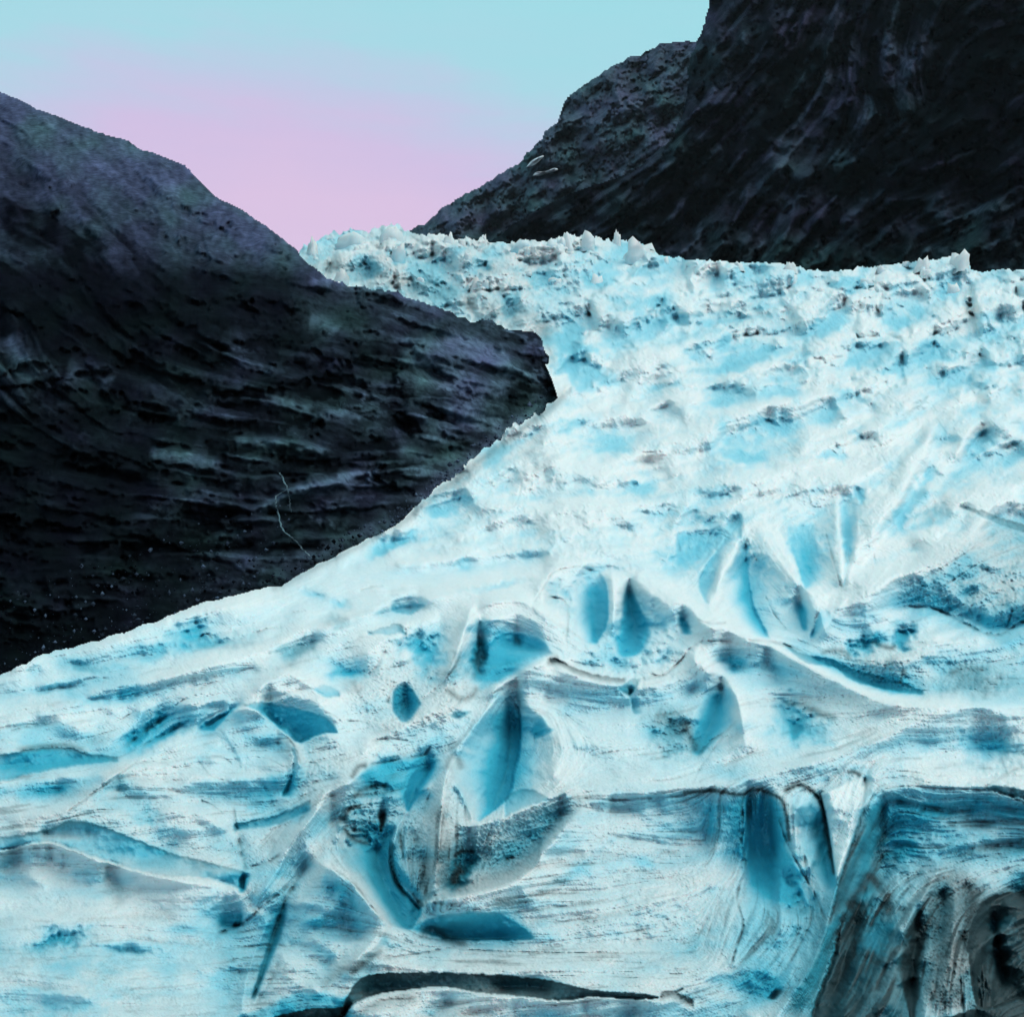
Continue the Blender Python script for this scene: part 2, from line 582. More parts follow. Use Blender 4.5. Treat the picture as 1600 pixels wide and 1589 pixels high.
        if c > 1:
            jj = np.clip(np.arange(s.U.shape[0]) / c, 0, H_ - 1.001)
            ii = np.clip(np.arange(s.U.shape[1]) / c, 0, W_ - 1.001)
            j0, i0 = jj.astype(int), ii.astype(int)
            fj, fi = (jj - j0)[:, None].astype(np.float32), (ii - i0)[None, :].astype(np.float32)
            a = acc[j0] * (1 - fj) + acc[j0 + 1] * fj
            acc = a[:, i0] * (1 - fi) + a[:, i0 + 1] * fi
        return acc

    def build(s, name, mat, lnd, mask, parent=None, pieces=None):
        d = np.exp(lnd + s.D / F)
        P = ray_pts(s.U, s.V, d)
        P[..., 2] += s.H * d / F
        fm = mask[:-1, :-1] & mask[1:, :-1] & mask[:-1, 1:] & mask[1:, 1:]
        H_, W_ = s.U.shape
        idx = np.arange(H_ * W_).reshape(H_, W_)
        quads = np.stack([idx[:-1, :-1], idx[1:, :-1], idx[1:, 1:], idx[:-1, 1:]], -1)
        res = []
        # vertex normals of the whole sheet, so that pieces meet without a shading seam
        du = np.gradient(P, axis=1)
        dv = np.gradient(P, axis=0)
        N = np.cross(dv, du)
        N /= np.linalg.norm(N, axis=-1, keepdims=True) + 1e-12
        todo = [(name, fm, parent)] if pieces is None else pieces(fm)
        for nm, m, par in todo:
            q = quads[m]
            if len(q) == 0:
                continue
            used = np.unique(q)
            re = np.full(H_ * W_, -1, np.int64)
            re[used] = np.arange(len(used))
            q = re[q]
            me = bpy.data.meshes.new(nm)
            me.vertices.add(len(used))
            me.vertices.foreach_set('co', P.reshape(-1, 3)[used].astype(np.float32).ravel())
            me.loops.add(len(q) * 4)
            me.loops.foreach_set('vertex_index', q.astype(np.int32).ravel())
            me.polygons.add(len(q))
            me.polygons.foreach_set('loop_start', np.arange(0, len(q) * 4, 4, dtype=np.int32))
            me.update(calc_edges=True)
            me.polygons.foreach_set('use_smooth', np.ones(len(q), bool))
            for k, f in s.attr.items():
                at = me.attributes.new(k, 'FLOAT', 'POINT')
                at.data.foreach_set('value', f.reshape(-1)[used].astype(np.float32))
            if pieces is not None:
                me.normals_split_custom_set_from_vertices(N.reshape(-1, 3)[used].astype(np.float32))
            me.materials.append(mat)
            o = bpy.data.objects.new(nm, me)
            sc.collection.objects.link(o)
            if par is not None:
                o.parent = par
            res.append(o)
        s.P, s.N = P, N
        return res

    def at(s, u, v):
        j = int(round((v - s.v0) / s.step))
        i = int(round((u - s.u0) / s.step))
        return s.P[j, i], s.N[j, i]


def mat_nodes(name):
    m = bpy.data.materials.new(name)
    m.use_nodes = True
    t = m.node_tree
    return m, t, t.nodes['Principled BSDF']


def N_(t, kind, **kw):
    n = t.nodes.new(kind)
    for k, v in kw.items():
        setattr(n, k, v)
    return n


def tag(o, label=None, cat=None, group=None, kind=None):
    if label:
        o['label'] = label
    if cat:
        o['category'] = cat
    if group:
        o['group'] = group
    if kind:
        o['kind'] = kind
    return o


# ------------------------------------------------------------------ materials
def ice_material():
    m, t, b = mat_nodes('glacier_ice')
    ab = N_(t, 'ShaderNodeAttribute', attribute_name='blue')
    ad = N_(t, 'ShaderNodeAttribute', attribute_name='dirt')  # real dust and grit, plus shade painted into holes and crevasses
    r = N_(t, 'ShaderNodeValToRGB')
    st = [(0.0, (0.84, 0.805, 0.785)), (0.20, (0.66, 0.755, 0.775)), (0.42, (0.34, 0.645, 0.735)), (0.70, (0.045, 0.46, 0.61)),
          (1.0, (0.002, 0.28, 0.42))]
    e = r.color_ramp.elements
    e[0].position, e[1].position = 0, 1
    while len(e) < len(st):
        e.new(0.5)
    for x, (p, c) in zip(e, st):
        x.position = p
        x.color = (*c, 1)
    geo = N_(t, 'ShaderNodeNewGeometry')
    nz = N_(t, 'ShaderNodeTexNoise')
    nz.inputs['Scale'].default_value = 0.9
    nz.inputs['Detail'].default_value = 8
    nz.inputs['Roughness'].default_value = 0.65
    t.links.new(geo.outputs['Position'], nz.inputs['Vector'])
    ma = N_(t, 'ShaderNodeMath', operation='MULTIPLY_ADD')
    ma.inputs[1].default_value = 0.16
    sub = N_(t, 'ShaderNodeMath', operation='SUBTRACT')
    sub.inputs[1].default_value = 0.08
    t.links.new(nz.outputs[0], ma.inputs[0])
    t.links.new(ab.outputs['Fac'], sub.inputs[0])
    t.links.new(sub.outputs[0], ma.inputs[2])
    t.links.new(ma.outputs[0], r.inputs[0])
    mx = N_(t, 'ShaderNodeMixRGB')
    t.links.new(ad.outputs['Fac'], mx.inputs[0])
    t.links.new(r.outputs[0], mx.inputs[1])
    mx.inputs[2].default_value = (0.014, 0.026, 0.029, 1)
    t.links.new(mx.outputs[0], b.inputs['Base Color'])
    b.inputs['Roughness'].default_value = 0.55
    b.inputs['Subsurface Weight'].default_value = 0.3
    b.inputs['Subsurface Radius'].default_value = (0.25, 0.8, 1.0)
    b.inputs['Subsurface Scale'].default_value = 0.35
    b.inputs['Specular IOR Level'].default_value = 0.35
    n2 = N_(t, 'ShaderNodeTexNoise')
    n2.inputs['Scale'].default_value = 11.0
    n2.inputs['Detail'].default_value = 5
    n2.inputs['Roughness'].default_value = 0.7
    t.links.new(geo.outputs['Position'], n2.inputs['Vector'])
    bp = N_(t, 'ShaderNodeBump')
    bp.inputs['Strength'].default_value = 0.35
    bp.inputs['Distance'].default_value = 0.05
    t.links.new(n2.outputs[0], bp.inputs['Height'])
    t.links.new(bp.outputs[0], b.inputs['Normal'])
    return m


def rock_material(name, dark, pale, tint_a, tint_b, bump=0.6, bscale=0.5):
    """dark rock with pale wet slabs ('pale' attribute) and two mineral / moss tints ('tint' attribute)"""
    m, t, b = mat_nodes(name)
    ap = N_(t, 'ShaderNodeAttribute', attribute_name='pale')
    at = N_(t, 'ShaderNodeAttribute', attribute_name='tint')
    geo = N_(t, 'ShaderNodeNewGeometry')
    nz = N_(t, 'ShaderNodeTexNoise')
    nz.inputs['Scale'].default_value = bscale
    nz.inputs['Detail'].default_value = 8
    nz.inputs['Roughness'].default_value = 0.7
    t.links.new(geo.outputs['Position'], nz.inputs['Vector'])
    tint = N_(t, 'ShaderNodeMixRGB')
    t.links.new(at.outputs['Fac'], tint.inputs[0])
    tint.inputs[1].default_value = (*tint_a, 1)
    tint.inputs[2].default_value = (*tint_b, 1)
    m1 = N_(t, 'ShaderNodeMixRGB')
    t.links.new(ap.outputs['Fac'], m1.inputs[0])
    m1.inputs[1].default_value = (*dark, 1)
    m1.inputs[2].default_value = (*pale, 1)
    m2 = N_(t, 'ShaderNodeMixRGB', blend_type='MULTIPLY')
    m2.inputs[0].default_value = 1
    t.links.new(m1.outputs[0], m2.inputs[1])
    t.links.new(tint.outputs[0], m2.inputs[2])
    rr = N_(t, 'ShaderNodeMapRange')
    rr.inputs['From Min'].default_value = 0.3
    rr.inputs['From Max'].default_value = 0.7
    rr.inputs['To Min'].default_value = 0.45
    rr.inputs['To Max'].default_value = 1.5
    t.links.new(nz.outputs[0], rr.inputs[0])
    m3 = N_(t, 'ShaderNodeVectorMath', operation='SCALE')
    t.links.new(m2.outputs[0], m3.inputs[0])
    t.links.new(rr.outputs[0], m3.inputs['Scale'])
    t.links.new(m3.outputs[0], b.inputs['Base Color'])
    b.inputs['Roughness'].default_value = 0.75
    b.inputs['Specular IOR Level'].default_value = 0.0
    bp = N_(t, 'ShaderNodeBump')
    bp.inputs['Strength'].default_value = bump
    bp.inputs['Distance'].default_value = 0.6
    t.links.new(nz.outputs[0], bp.inputs['Height'])
    t.links.new(bp.outputs[0], b.inputs['Normal'])
    return m


ICE = ice_material()

# ------------------------------------------------------------------ long profile of the glacier (photograph row -> distance)
_kv = np.array([300, 380, 500, 700, 900, 1000, 1230, 1400, 1589, 1800], float)
_kd = np.log(np.array([620, 500, 370, 210, 120, 95, 62, 50, 40, 32], float))
_tv = np.arange(250, 1850, 1.0)
_td = np.interp(_tv, _kv, _kd)
_k = np.hanning(121); _k /= _k.sum()
_td = np.convolve(np.pad(_td, 60, mode='reflect', reflect_type='odd'), _k, mode='valid')
_tg = -np.gradient(_td) * F


def lnd_ice(v):
    return np.interp(v, _tv, _td)


# ice edge against the left rock wall, and the ice skyline
MARGIN = [(-260, 1160), (-100, 1095), (0, 1052), (60, 1025), (150, 1000), (250, 968), (300, 945), (380, 925), (440, 912), (500, 880),
          (560, 850), (620, 820), (680, 770), (740, 725), (790, 685), (840, 650), (875, 622), (892, 606)]
ICETOP = [(440, 420), (470, 388), (485, 378), (500, 372), (520, 362), (550, 358), (580, 360), (600, 352), (625, 350), (640, 362), (660, 365),
          (700, 368), (740, 375), (757, 367), (765, 378), (800, 378), (815, 372), (840, 378), (870, 370), (885, 365), (900, 368),
          (905, 372), (915, 366), (945, 372), (958, 378), (965, 370), (972, 375), (1000, 378), (1030, 398), (1080, 405),
          (1130, 408), (1180, 410), (1240, 412), (1262, 420), (1290, 424), (1340, 418), (1400, 412), (1440, 408), (1470, 402),
          (1500, 398), (1512, 402), (1518, 420), (1535, 425), (1560, 420), (1600, 420), (1900, 424)]
ROCKTOP_ICE = [(440, 400), (475, 405), (510, 430), (560, 440), (610, 450), (660, 465), (700, 480), (740, 490), (800, 505), (845, 522),
               (862, 560), (872, 592), (892, 606)]

# ================================================================== the glacier
S = Sheet(-150, 1752, 336, 1668, 1.5)
S.setup(3)
S.boost = 1.1
S.G = np.interp(S.V, _tv, _tg).astype(np.float32)
S.field('blue', 0.0)
S.field('dirt', 0.0)
U, V = S.U, S.V
BL, DT = S.attr['blue'], S.attr['dirt']
mg = np.array(MARGIN, float)
tp = np.array(ICETOP, float)
vm = np.interp(U, mg[:, 0], mg[:, 1], right=0)
vt = np.interp(U, tp[:, 0], tp[:, 1], left=5000)
jag = fbm(U / 9, U * 0 + 3.3, 5, 4) * 12 + fbm(U / 30, U * 0 + 8.3, 15, 2) * 5
bank = sst(600, 700, U) * (1 - sst(860, 890, U))
edge_low = V - (vm + 7.0 * fbm(U / 30, U * 0 + 1.7, 9, 4) + bank * (18 * fbm(U / 22, V / 40, 10, 4) - 9))
edge_up = V - (vt + np.where(U > 1020, 0.45, 0.8) * jag)
# hidden foot of the upper ice, behind the rock knoll
kn = np.array(ROCKTOP_ICE, float)
vk = np.interp(U, kn[:, 0], kn[:, 1])
upper = (edge_up > 0) & (V < np.where(U < 892, vk + 34, 5000))
lower = (U < 892) & (edge_low > 0)
MASK = upper | lower
edge = np.where(U < 892, np.where(lower, edge_low, edge_up), edge_up)

# region weights
w_fall = 1 - sst(470, 640, V + 0.10 * (1000 - U))         # icefall
w_mid = sst(470, 640, V) * (1 - sst(800, 950, V - 0.15 * (U - 800)))
w_near = sst(850, 1050, V)

# ---- broad rolling relief
S.D += 150 * w_mid * fbm(U / 190, V / 90, 11, 2)
S.D += 90 * w_near * fbm(U / 300, V / 150, 12, 3)

# ---- tumbled ice of the icefall: tilted blocks parted by clefts
wx = U + 16 * fbm(U / 40, V / 40, 21, 3) + 4 * S.warpx
wy = V + 12 * fbm(U / 40, V / 40, 22, 3) + 3 * S.warpy
fallc = np.zeros_like(U)
nr = int((820 - 336) / 1.5)
for sz, ay, kk, sd_ in ((96, 66, 0.50, 25), (46, 36, 0.34, 26), (22, 18, 0.30, 27)):
    f1, f2, ox, oy, ra, rb, rc = voronoi(wx[:nr] / sz, wy[:nr] / ay, sd_)
    am = kk * S.G[:nr] * ay
    blk = -(0.15 + 0.95 * rc) * oy + (rb - 0.5) * 1.3 * ox + (ra - 0.5) * 0.9
    cleft = np.exp(-((f2 - f1) / 0.12) ** 2)
    S.D[:nr] += w_fall[:nr] * am * (blk + 0.35 * cleft)
    fallc[:nr] += kk * (0.5 * cleft + 0.9 * sst(0.5, 0.9, rc))
S.D += w_fall * -5 * ridged(wx / 26, wy / 20, 24, 2)
patch = sst(-0.15, 0.5, fbm(U / 70, V / 50, 31, 3))
BL += w_fall * (0.03 + 0.42 * gauss(fallc, 2.0) * patch + 0.10 * fbm(U / 16, V / 14, 33, 3))
DT += w_fall * (0.15 * sst(0.0, 0.6, fbm(U / 30, V / 30, 32, 4)) * (1 - 0.8 * sst(800, 1100, U)))
# ---- billows below the icefall: crests running up to the right
qx = (U * 0.94 - V * 0.34) + 8 * S.warpx
qy = (V * 0.94 + U * 0.34) + 20 * fbm(U / 80, V / 60, 44, 2)
m1 = ridged(qx / 150, qy / 66, 41, 2)
m2 = ridged(qx / 60, qy / 30, 42, 2)
S.D += w_mid * (-70 * m1 - 10 * m2)
midc = np.clip(0.30 - 0.7 * m1 - 0.45 * m2, 0, 1)
BL += w_mid * (0.42 * midc * sst(-0.2, 0.45, fbm(U / 90, V / 50, 43, 3)) + 0.05 * fbm(U / 14, V / 10, 45, 3))

# ---- old weathered crust nearer by: pale blue washes, dust
BL += 0.13 * sst(750, 1250, V) + 0.20 * w_near * sst(-0.1, 0.55, fbm(U / 110, V / 60, 51, 4)) + 0.05
BL += 0.08 * fbm(U / 35, V / 22, 52, 3)

net = ridged((U + 9 * S.warpx + 14 * S.wx2) / 34, (V + 6 * S.warpy + 10 * S.wy2) / 20, 46, 3)
w_up = np.clip(w_fall + w_mid, 0, 1) * (1 - 0.3 * w_near)
BL += w_up * (0.17 - 0.30 * net)
NET = -w_up * (7 * net + 2 * ridged((U + 5 * S.warpx) / 13, (V + 4 * S.warpy) / 8.5, 47, 2))
# ---- combed layering of the ice
FLOW = [
    [(840, 1080), (950, 1090), (1060, 1085)], [(700, 1480), (900, 1488), (1110, 1490)], [(880, 1300), (1000, 1320), (1100, 1335)],
    [(860, 1031), (912, 1050), (969, 1058), (1036, 1054), (1085, 1009), (1130, 1000), (1200, 1012), (1300, 1055), (1420, 1092), (1600, 1100)],
    [(1376, 1235), (1450, 1256), (1530, 1262), (1640, 1290)], [(1400, 1330), (1480, 1340), (1600, 1330)],
    [(1376, 1245), (1345, 1310), (1310, 1390), (1285, 1480), (1240, 1570)], [(1430, 1400), (1380, 1480), (1340, 1560)],
    [(1440, 1560), (1445, 1470), (1480, 1400), (1530, 1370), (1620, 1350)], [(1520, 1560), (1515, 1480), (1540, 1420), (1620, 1395)],
    [(1130, 1260), (1125, 1380), (1110, 1500)], [(1200, 1260), (1220, 1350), (1265, 1440)], [(960, 1420), (1060, 1395), (1140, 1370)],
    [(200, 1220), (330, 1225), (470, 1235)], [(20, 1390), (180, 1405), (340, 1425)], [(193, 1167), (267, 1115), (380, 1095)],
    [(20, 1500), (160, 1505), (320, 1500)], [(440, 1420), (520, 1428), (610, 1455)], [(440, 1480), (520, 1486), (590, 1480)],
    [(250, 1010), (400, 965), (560, 900)], [(40, 1100), (200, 1070), (420, 1030)], [(0, 1190), (100, 1180), (200, 1160)],
    [(600, 930), (740, 915), (860, 890), (1050, 872)], [(640, 840), (800, 815), (1000, 800)], [(560, 880), (700, 860)],
    [(1300, 950), (1473, 868), (1560, 760)], [(1330, 820), (1420, 700), (1480, 640)], [(1400, 930), (1500, 890), (1620, 860)],
    [(736, 956), (800, 945), (860, 980), (900, 1010)], [(736, 960), (715, 1020), (695, 1069)], [(700, 1140), (640, 1150), (560, 1165)],
    [(900, 650), (1100, 600), (1300, 560), (1500, 500)], [(1000, 730), (1250, 690), (1500, 640)], [(700, 760), (800, 700), (900, 640)],
    [(1172, 830), (1130, 890), (1112, 950)], [(1210, 860), (1250, 920), (1300, 990)], [(1260, 830), (1260, 900)],
    [(760, 1110), (742, 1190), (742, 1270)], [(550, 1330), (590, 1400), (630, 1450)], [(700, 1250), (690, 1330), (680, 1400)],
    [(870, 1130), (885, 1180), (840, 1230)], [(1100, 1040), (1060, 1075), (1000, 1080)], [(1120, 1150), (1060, 1180), (960, 1190)],
    [(1180, 1190), (1300, 1165), (1400, 1130), (1560, 1120)], [(1346, 1210), (1330, 1290), (1310, 1370)], [(480, 1280), (445, 1341), (400, 1420)],
]
S.flow(FLOW, (1.0, -0.3), 110.0)
lic_a = S.lic(16, 101, 0)
lic_b = S.lic(26, 102, 1.3)
lic_c = S.lic(20, 103, 1.4, 2)
lic_d = S.lic(14, 104, 1.5, 4)
lic_e = S.lic(10, 105, 1.8, 6)
w_l = w_near * (1 - sst(520, 760, U)) * (1 - sst(1230, 1320, V))
S.D += lic_d * (2 + 2 * w_mid + 1.0 * w_near + 3 * w_l) + lic_e * (5 + 5 * w_mid + 5 * w_near + 6 * w_l)
BL += 0.05 * np.clip(lic_d, -2, 2) * (w_mid + w_near) * 0.6 + 0.06 * np.clip(lic_e, -2, 2) * (w_mid + w_near)

# ---- crest and trough lines of the ice surface
CREST = [
    (40, [(0, 1290), (60, 1275), (111, 1262), (167, 1218), (215, 1186), (280, 1150), (310, 1140)]), (60, [(-150, 1352), (0, 1333), (74, 1319), (167, 1349), (267, 1373), (371, 1391)]),
    (60, [(310, 1141), (345, 1116), (390, 1108), (440, 1131), (466, 1175), (468, 1215)]), (30, [(380, 1092), (450, 1096), (500, 1106), (532, 1135)]),
    (85, [(575, 1194), (545, 1225), (482, 1284), (445, 1341)]), (75, [(492, 1345), (552, 1377), (604, 1444)]), (50, [(604, 1446), (560, 1496), (540, 1530)]),
    (65, [(706, 1180), (692, 1240), (688, 1290), (676, 1395)]), (60, [(695, 1279), (740, 1291), (780, 1277), (873, 1243), (906, 1224)]), (50, [(786, 1078), (745, 1128), (706, 1180)]),
    (65, [(750, 1094), (790, 1068), (830, 1044), (858, 1030)]), (55, [(862, 1036), (920, 1063), (1000, 1073), (1060, 1062)]), (45, [(822, 1100), (850, 1125), (872, 1160), (866, 1210), (906, 1224)]),
    (15, [(900, 1140), (980, 1160), (1060, 1200)]), (60, [(664, 1412), (795, 1383), (848, 1330), (914, 1262)]), (55, [(920, 1250), (1068, 1235), (1113, 1231), (1200, 1233)]),
    (45, [(591, 1557), (691, 1546), (814, 1561), (925, 1561), (1060, 1564)]), (20, [(570, 1518), (702, 1512), (850, 1522), (1000, 1545)]), (30, [(980, 1420), (1060, 1398), (1148, 1372)]),
    (85, [(1000, 900), (1060, 940), (1120, 985), (1200, 1012), (1300, 1060), (1400, 1099), (1600, 1105)]), (65, [(1700, 1112), (1600, 1116), (1480, 1126), (1380, 1154), (1280, 1190), (1180, 1210)]),
    (75, [(1086, 1010), (1088, 1042), (1140, 1075), (1158, 1110), (1164, 1160)]), (60, [(1376, 1231), (1465, 1227), (1572, 1237), (1740, 1270)]), (34, [(1350, 1254), (1338, 1300), (1312, 1372), (1300, 1418), (1288, 1462), (1268, 1512), (1232, 1562), (1196, 1620)]),
    (55, [(1478, 1345), (1436, 1412), (1412, 1470)]), (55, [(1492, 1385), (1488, 1470), (1482, 1560)]), (65, [(695, 1070), (724, 990), (740, 950)]), (55, [(730, 988), (780, 966), (850, 1000)]),
    (60, [(742, 950), (805, 936), (870, 976)]), (65, [(832, 945), (862, 893), (905, 882), (942, 886)]), (55, [(957, 895), (960, 940), (958, 988)]), (60, [(972, 902), (1020, 930), (1072, 962)]),
    (60, [(1172, 812), (1132, 880), (1112, 945)]), (75, [(1174, 816), (1238, 897), (1290, 990)]), (50, [(1308, 770), (1312, 850), (1318, 925)]), (40, [(1340, 780), (1336, 860), (1322, 928), (1300, 990)]),
    (75, [(1310, 952), (1390, 908), (1473, 866), (1550, 800)]), (85, [(1352, 842), (1392, 790), (1420, 740), (1456, 672)]), (55, [(1490, 715), (1540, 665), (1600, 640)]), (50, [(1480, 790), (1540, 770), (1620, 800)]),
    (20, [(150, 1012), (300, 962), (420, 934)]), (40, [(60, 1112), (250, 1062), (430, 1010), (560, 962), (700, 930), (850, 892)]), (45, [(390, 1085), (452, 1053), (522, 1088)]), (40, [(560, 1032), (600, 1002), (640, 992)]),
    (40, [(600, 1150), (660, 1120), (740, 1092)]), (30, [(640, 806), (760, 748), (850, 690), (900, 640)]), (40, [(700, 832), (850, 800), (1050, 780)]), (30, [(620, 882), (800, 864), (1000, 850)]),
    (55, [(900, 740), (1050, 690), (1200, 640), (1400, 592)]), (40, [(1000, 640), (1150, 590), (1300, 540)]), (50, [(1060, 760), (1200, 740), (1320, 690), (1450, 620)]),
    (40, [(940, 600), (1060, 540), (1180, 520)]), (40, [(1340, 600), (1450, 520), (1560, 470)]), (40, [(1240, 480), (1320, 470), (1400, 440)]),
    (20, [(20, 1440), (160, 1440), (300, 1450)]), (30, [(700, 1440), (800, 1410), (900, 1350), (960, 1300)]),
    (-40, [(0, 1202), (110, 1192), (180, 1186)]), (-30, [(462, 1240), (480, 1200), (474, 1162), (448, 1150)]), (-20, [(380, 1302), (440, 1292), (484, 1268)]), (-25, [(376, 1304), (386, 1358)]),
    (-50, [(342, 1442), (378, 1452)]), (-40, [(478, 1352), (437, 1426), (392, 1560)]), (-110, [(585, 1290), (596, 1370), (632, 1440)]), (-70, [(676, 1192), (642, 1250)]),
    (-120, [(796, 1104), (800, 1180), (772, 1262)]), (-30, [(660, 1405), (664, 1360), (652, 1300)]), (-55, [(704, 1388), (745, 1337)]), (-35, [(760, 1362), (830, 1322), (880, 1268)]),
    (-45, [(650, 1456), (735, 1468), (822, 1460)]), (-10, [(960, 1500), (1100, 1530), (1200, 1560)]), (-40, [(1192, 1270), (1215, 1340), (1262, 1420)]), (-35, [(1268, 1262), (1284, 1320), (1300, 1385)]),
    (-60, [(1362, 1330), (1345, 1400), (1320, 1500), (1290, 1600)]), (-60, [(1432, 1450), (1424, 1570)]), (-90, [(1550, 1430), (1570, 1540)]), (-60, [(1128, 1078), (1112, 1130), (1092, 1176)]),
    (-50, [(1222, 1118), (1244, 1138), (1266, 1146)]), (-35, [(1125, 1030), (1156, 1046)]), (-30, [(1515, 1170), (1568, 1174)]), (-25, [(1040, 1130), (1070, 1160)]), (-20, [(870, 1120), (960, 1110), (1040, 1100)]),
    (-55, [(1224, 1008), (1302, 1044), (1391, 1078), (1440, 1086)]), (-45, [(1335, 1010), (1418, 1005)]), (-20, [(1480, 1022), (1530, 1000)]), (-55, [(1390, 955), (1455, 953), (1542, 993), (1600, 975)]),
    (-90, [(926, 915), (932, 990)]), (-90, [(984, 930), (994, 1010)]), (-15, [(900, 1036), (985, 1046), (1060, 1020)]), (-70, [(750, 1005), (746, 1062)]), (-45, [(785, 1002), (842, 1016)]), (-35, [(765, 1058), (805, 1048)]),
    (-30, [(690, 985), (670, 1030), (660, 1060)]), (-60, [(634, 1080), (636, 1122)]), (-30, [(565, 1050), (520, 1058)]), (-40, [(635, 1010), (676, 1022)]), (-40, [(193, 1168), (267, 1116)]), (-30, [(222, 1168), (296, 1128)]),
    (-50, [(312, 1140), (376, 1102)]), (-35, [(410, 1110), (467, 1152)]), (-30, [(90, 1046), (250, 1020), (345, 1005)]), (-20, [(60, 1086), (220, 1090), (400, 1046)]), (-40, [(440, 1028), (496, 1006)]),
    (-20, [(590, 962), (660, 948)]), (-20, [(560, 905), (700, 892), (850, 872)]), (-40, [(668, 800), (738, 777)]), (-40, [(572, 866), (652, 838)]), (-35, [(870, 772), (999, 766), (1040, 750)]), (-35, [(895, 704), (954, 695), (992, 680)]),
    (-40, [(1090, 718), (1168, 716), (1212, 734)]), (-45, [(1178, 664), (1244, 672)]), (-45, [(1268, 652), (1334, 630)]), (-35, [(1100, 622), (1262, 612)]), (-20, [(1058, 862), (1092, 862)]), (-55, [(1124, 876), (1102, 932)]),
    (-65, [(1160, 860), (1174, 940), (1196, 988)]), (-75, [(1262, 826), (1264, 906)]), (-40, [(1244, 948), (1262, 988)]), (-55, [(1322, 790), (1328, 880)]), (-55, [(1404, 810), (1448, 742)]), (-65, [(1542, 678), (1506, 726)]),
    (-25, [(1490, 896), (1600, 868)]), (-25, [(1350, 884), (1405, 852)]), (-70, [(888, 520), (894, 590)]), (-40, [(1130, 545), (1240, 550)]), (-40, [(1276, 514), (1320, 495)]), (-40, [(1430, 552), (1480, 552)]), (-40, [(1330, 570), (1380, 545)]),
    (-30, [(1000, 520), (1060, 495)]), (-40, [(1385, 508), (1440, 486)]),
]
OPEN = [[(-160, 1395), (330, 1400), (330, 1668), (-160, 1668)], [(880, 1080), (1040, 1085), (1075, 1230), (920, 1240)], [(850, 1310), (1060, 1260), (1280, 1300), (1290, 1440), (1230, 1580), (680, 1500), (800, 1400)],
        [(1360, 1245), (1700, 1260), (1700, 1340), (1390, 1350)], [(1280, 1240), (1350, 1215), (1310, 1375)], [(700, 1090), (830, 1070), (830, 1290), (690, 1290)], [(530, 1280), (660, 1280), (660, 1450), (560, 1440)],
        [(840, 880), (1030, 880), (1040, 1040), (840, 1040)], [(1170, 1060), (1330, 1075), (1760, 1105), (1760, 1225), (1180, 1228)], [(1090, 805), (1350, 760), (1350, 1000), (1090, 1000)], [(720, 930), (880, 930), (860, 1080), (680, 1090)]]


def _ln(x, y, r):
    return (26 + 36 * r.random()) if y < 470 + 0.06 * (x - 900) else (34 + 60 * r.random() if y < 850 else 40 + 90 * r.random())


def _sp(x, y):
    return 19 if y < 470 + 0.06 * (x - 900) else (21 if y < 850 else 23)


def _ht(x, y, r):
    a = 40 if y < 560 else (32 if y < 850 else 20)
    return (1 if r.random() < 0.52 else -1) * a * (0.4 + 1.0 * r.random())


AUTO = S.scatter(16000, 909, _ln, _sp, _ht, CREST, OPEN, MASK, bend=0.75)
relief = S.crests(CREST + AUTO, c=2, sig=1.5)
w_up2 = np.clip(w_fall + w_mid, 0, 1)
relief = relief * (1 - w_up2) + gauss(relief, 2.2) * w_up2
S.D += -1.7 * np.where(relief > 0, relief, 0.62 * relief) * (1 + 0.5 * w_fall + 0.35 * w_mid)
BL += 0.26 * np.clip(-relief / 42, 0, 1.3) - 0.26 * np.clip(relief / 60, 0, 1)
DT += 0.05 * np.clip(-relief / 60, 0, 1)
S.stroke('blue', [(1350, 1262), (1304, 1400), (1262, 1520), (1225, 1620)], 16, 0.26)
S.stroke('dirt', [(1350, 1262), (1304, 1400), (1262, 1520), (1225, 1620)], 14, 0.22)
S.wash('dirt', [(1300, 1420), (1400, 1390), (1500, 1385), (1760, 1380), (1760, 1668), (1240, 1668)], 0.14, 30)  # darkens the lower right corner: grime and painted shade together
S.wash('blue', [(1300, 1420), (1400, 1390), (1500, 1385), (1760, 1380), (1760, 1668), (1240, 1668)], 0.16, 30)
# ---- hand-surveyed forms ------------------------------------------------------------------------
# left foreground: slabs and crevasses
S.crev([(-160, 1330), (0, 1308), (74, 1296), (111, 1282), (167, 1293), (222, 1315), (278, 1335), (334, 1348), (382, 1362)],
       [(-160, 1352), (0, 1329), (37, 1320), (74, 1315), (111, 1326), (167, 1345), (222, 1361), (267, 1369), (315, 1370), (382, 1390)],
       g=1.25, blue=0.42, dirt=0.12, deep=14, dtop=0.3)
S.ridge([(0, 1306), (60, 1288), (111, 1267), (167, 1222), (215, 1189)], -30, 26, 60, dirt=0.1)
S.crack([(100, 1272), (167, 1224), (218, 1187)], 2.5, 12, 0.45)
S.crev([(-160, 1186), (0, 1178), (48, 1170), (104, 1167), (133, 1176), (182, 1182)],
       [(-160, 1228), (0, 1220), (40, 1210), (110, 1197), (150, 1192), (182, 1189)], g=1.1, blue=0.42, dirt=0.15, dtop=0.45)
S.stroke('dirt', [(20, 1172), (60, 1166), (108, 1165), (140, 1176)], 4, 0.45)
S.stroke('blue', [(20, 1248), (70, 1238), (120, 1226), (170, 1212)], 11, 0.35)
S.ridge([(0, 1236), (60, 1222), (130, 1200), (200, 1190)], -18, 10, 22)
S.hollow(228, 1143, 44, 9, -36, 34, blue=0.75)
S.crack([(193, 1168), (230, 1140), (267, 1114)], 3, 12, 0.6)
S.hollow(258, 1150, 40, 9, -30, 26, blue=0.6)
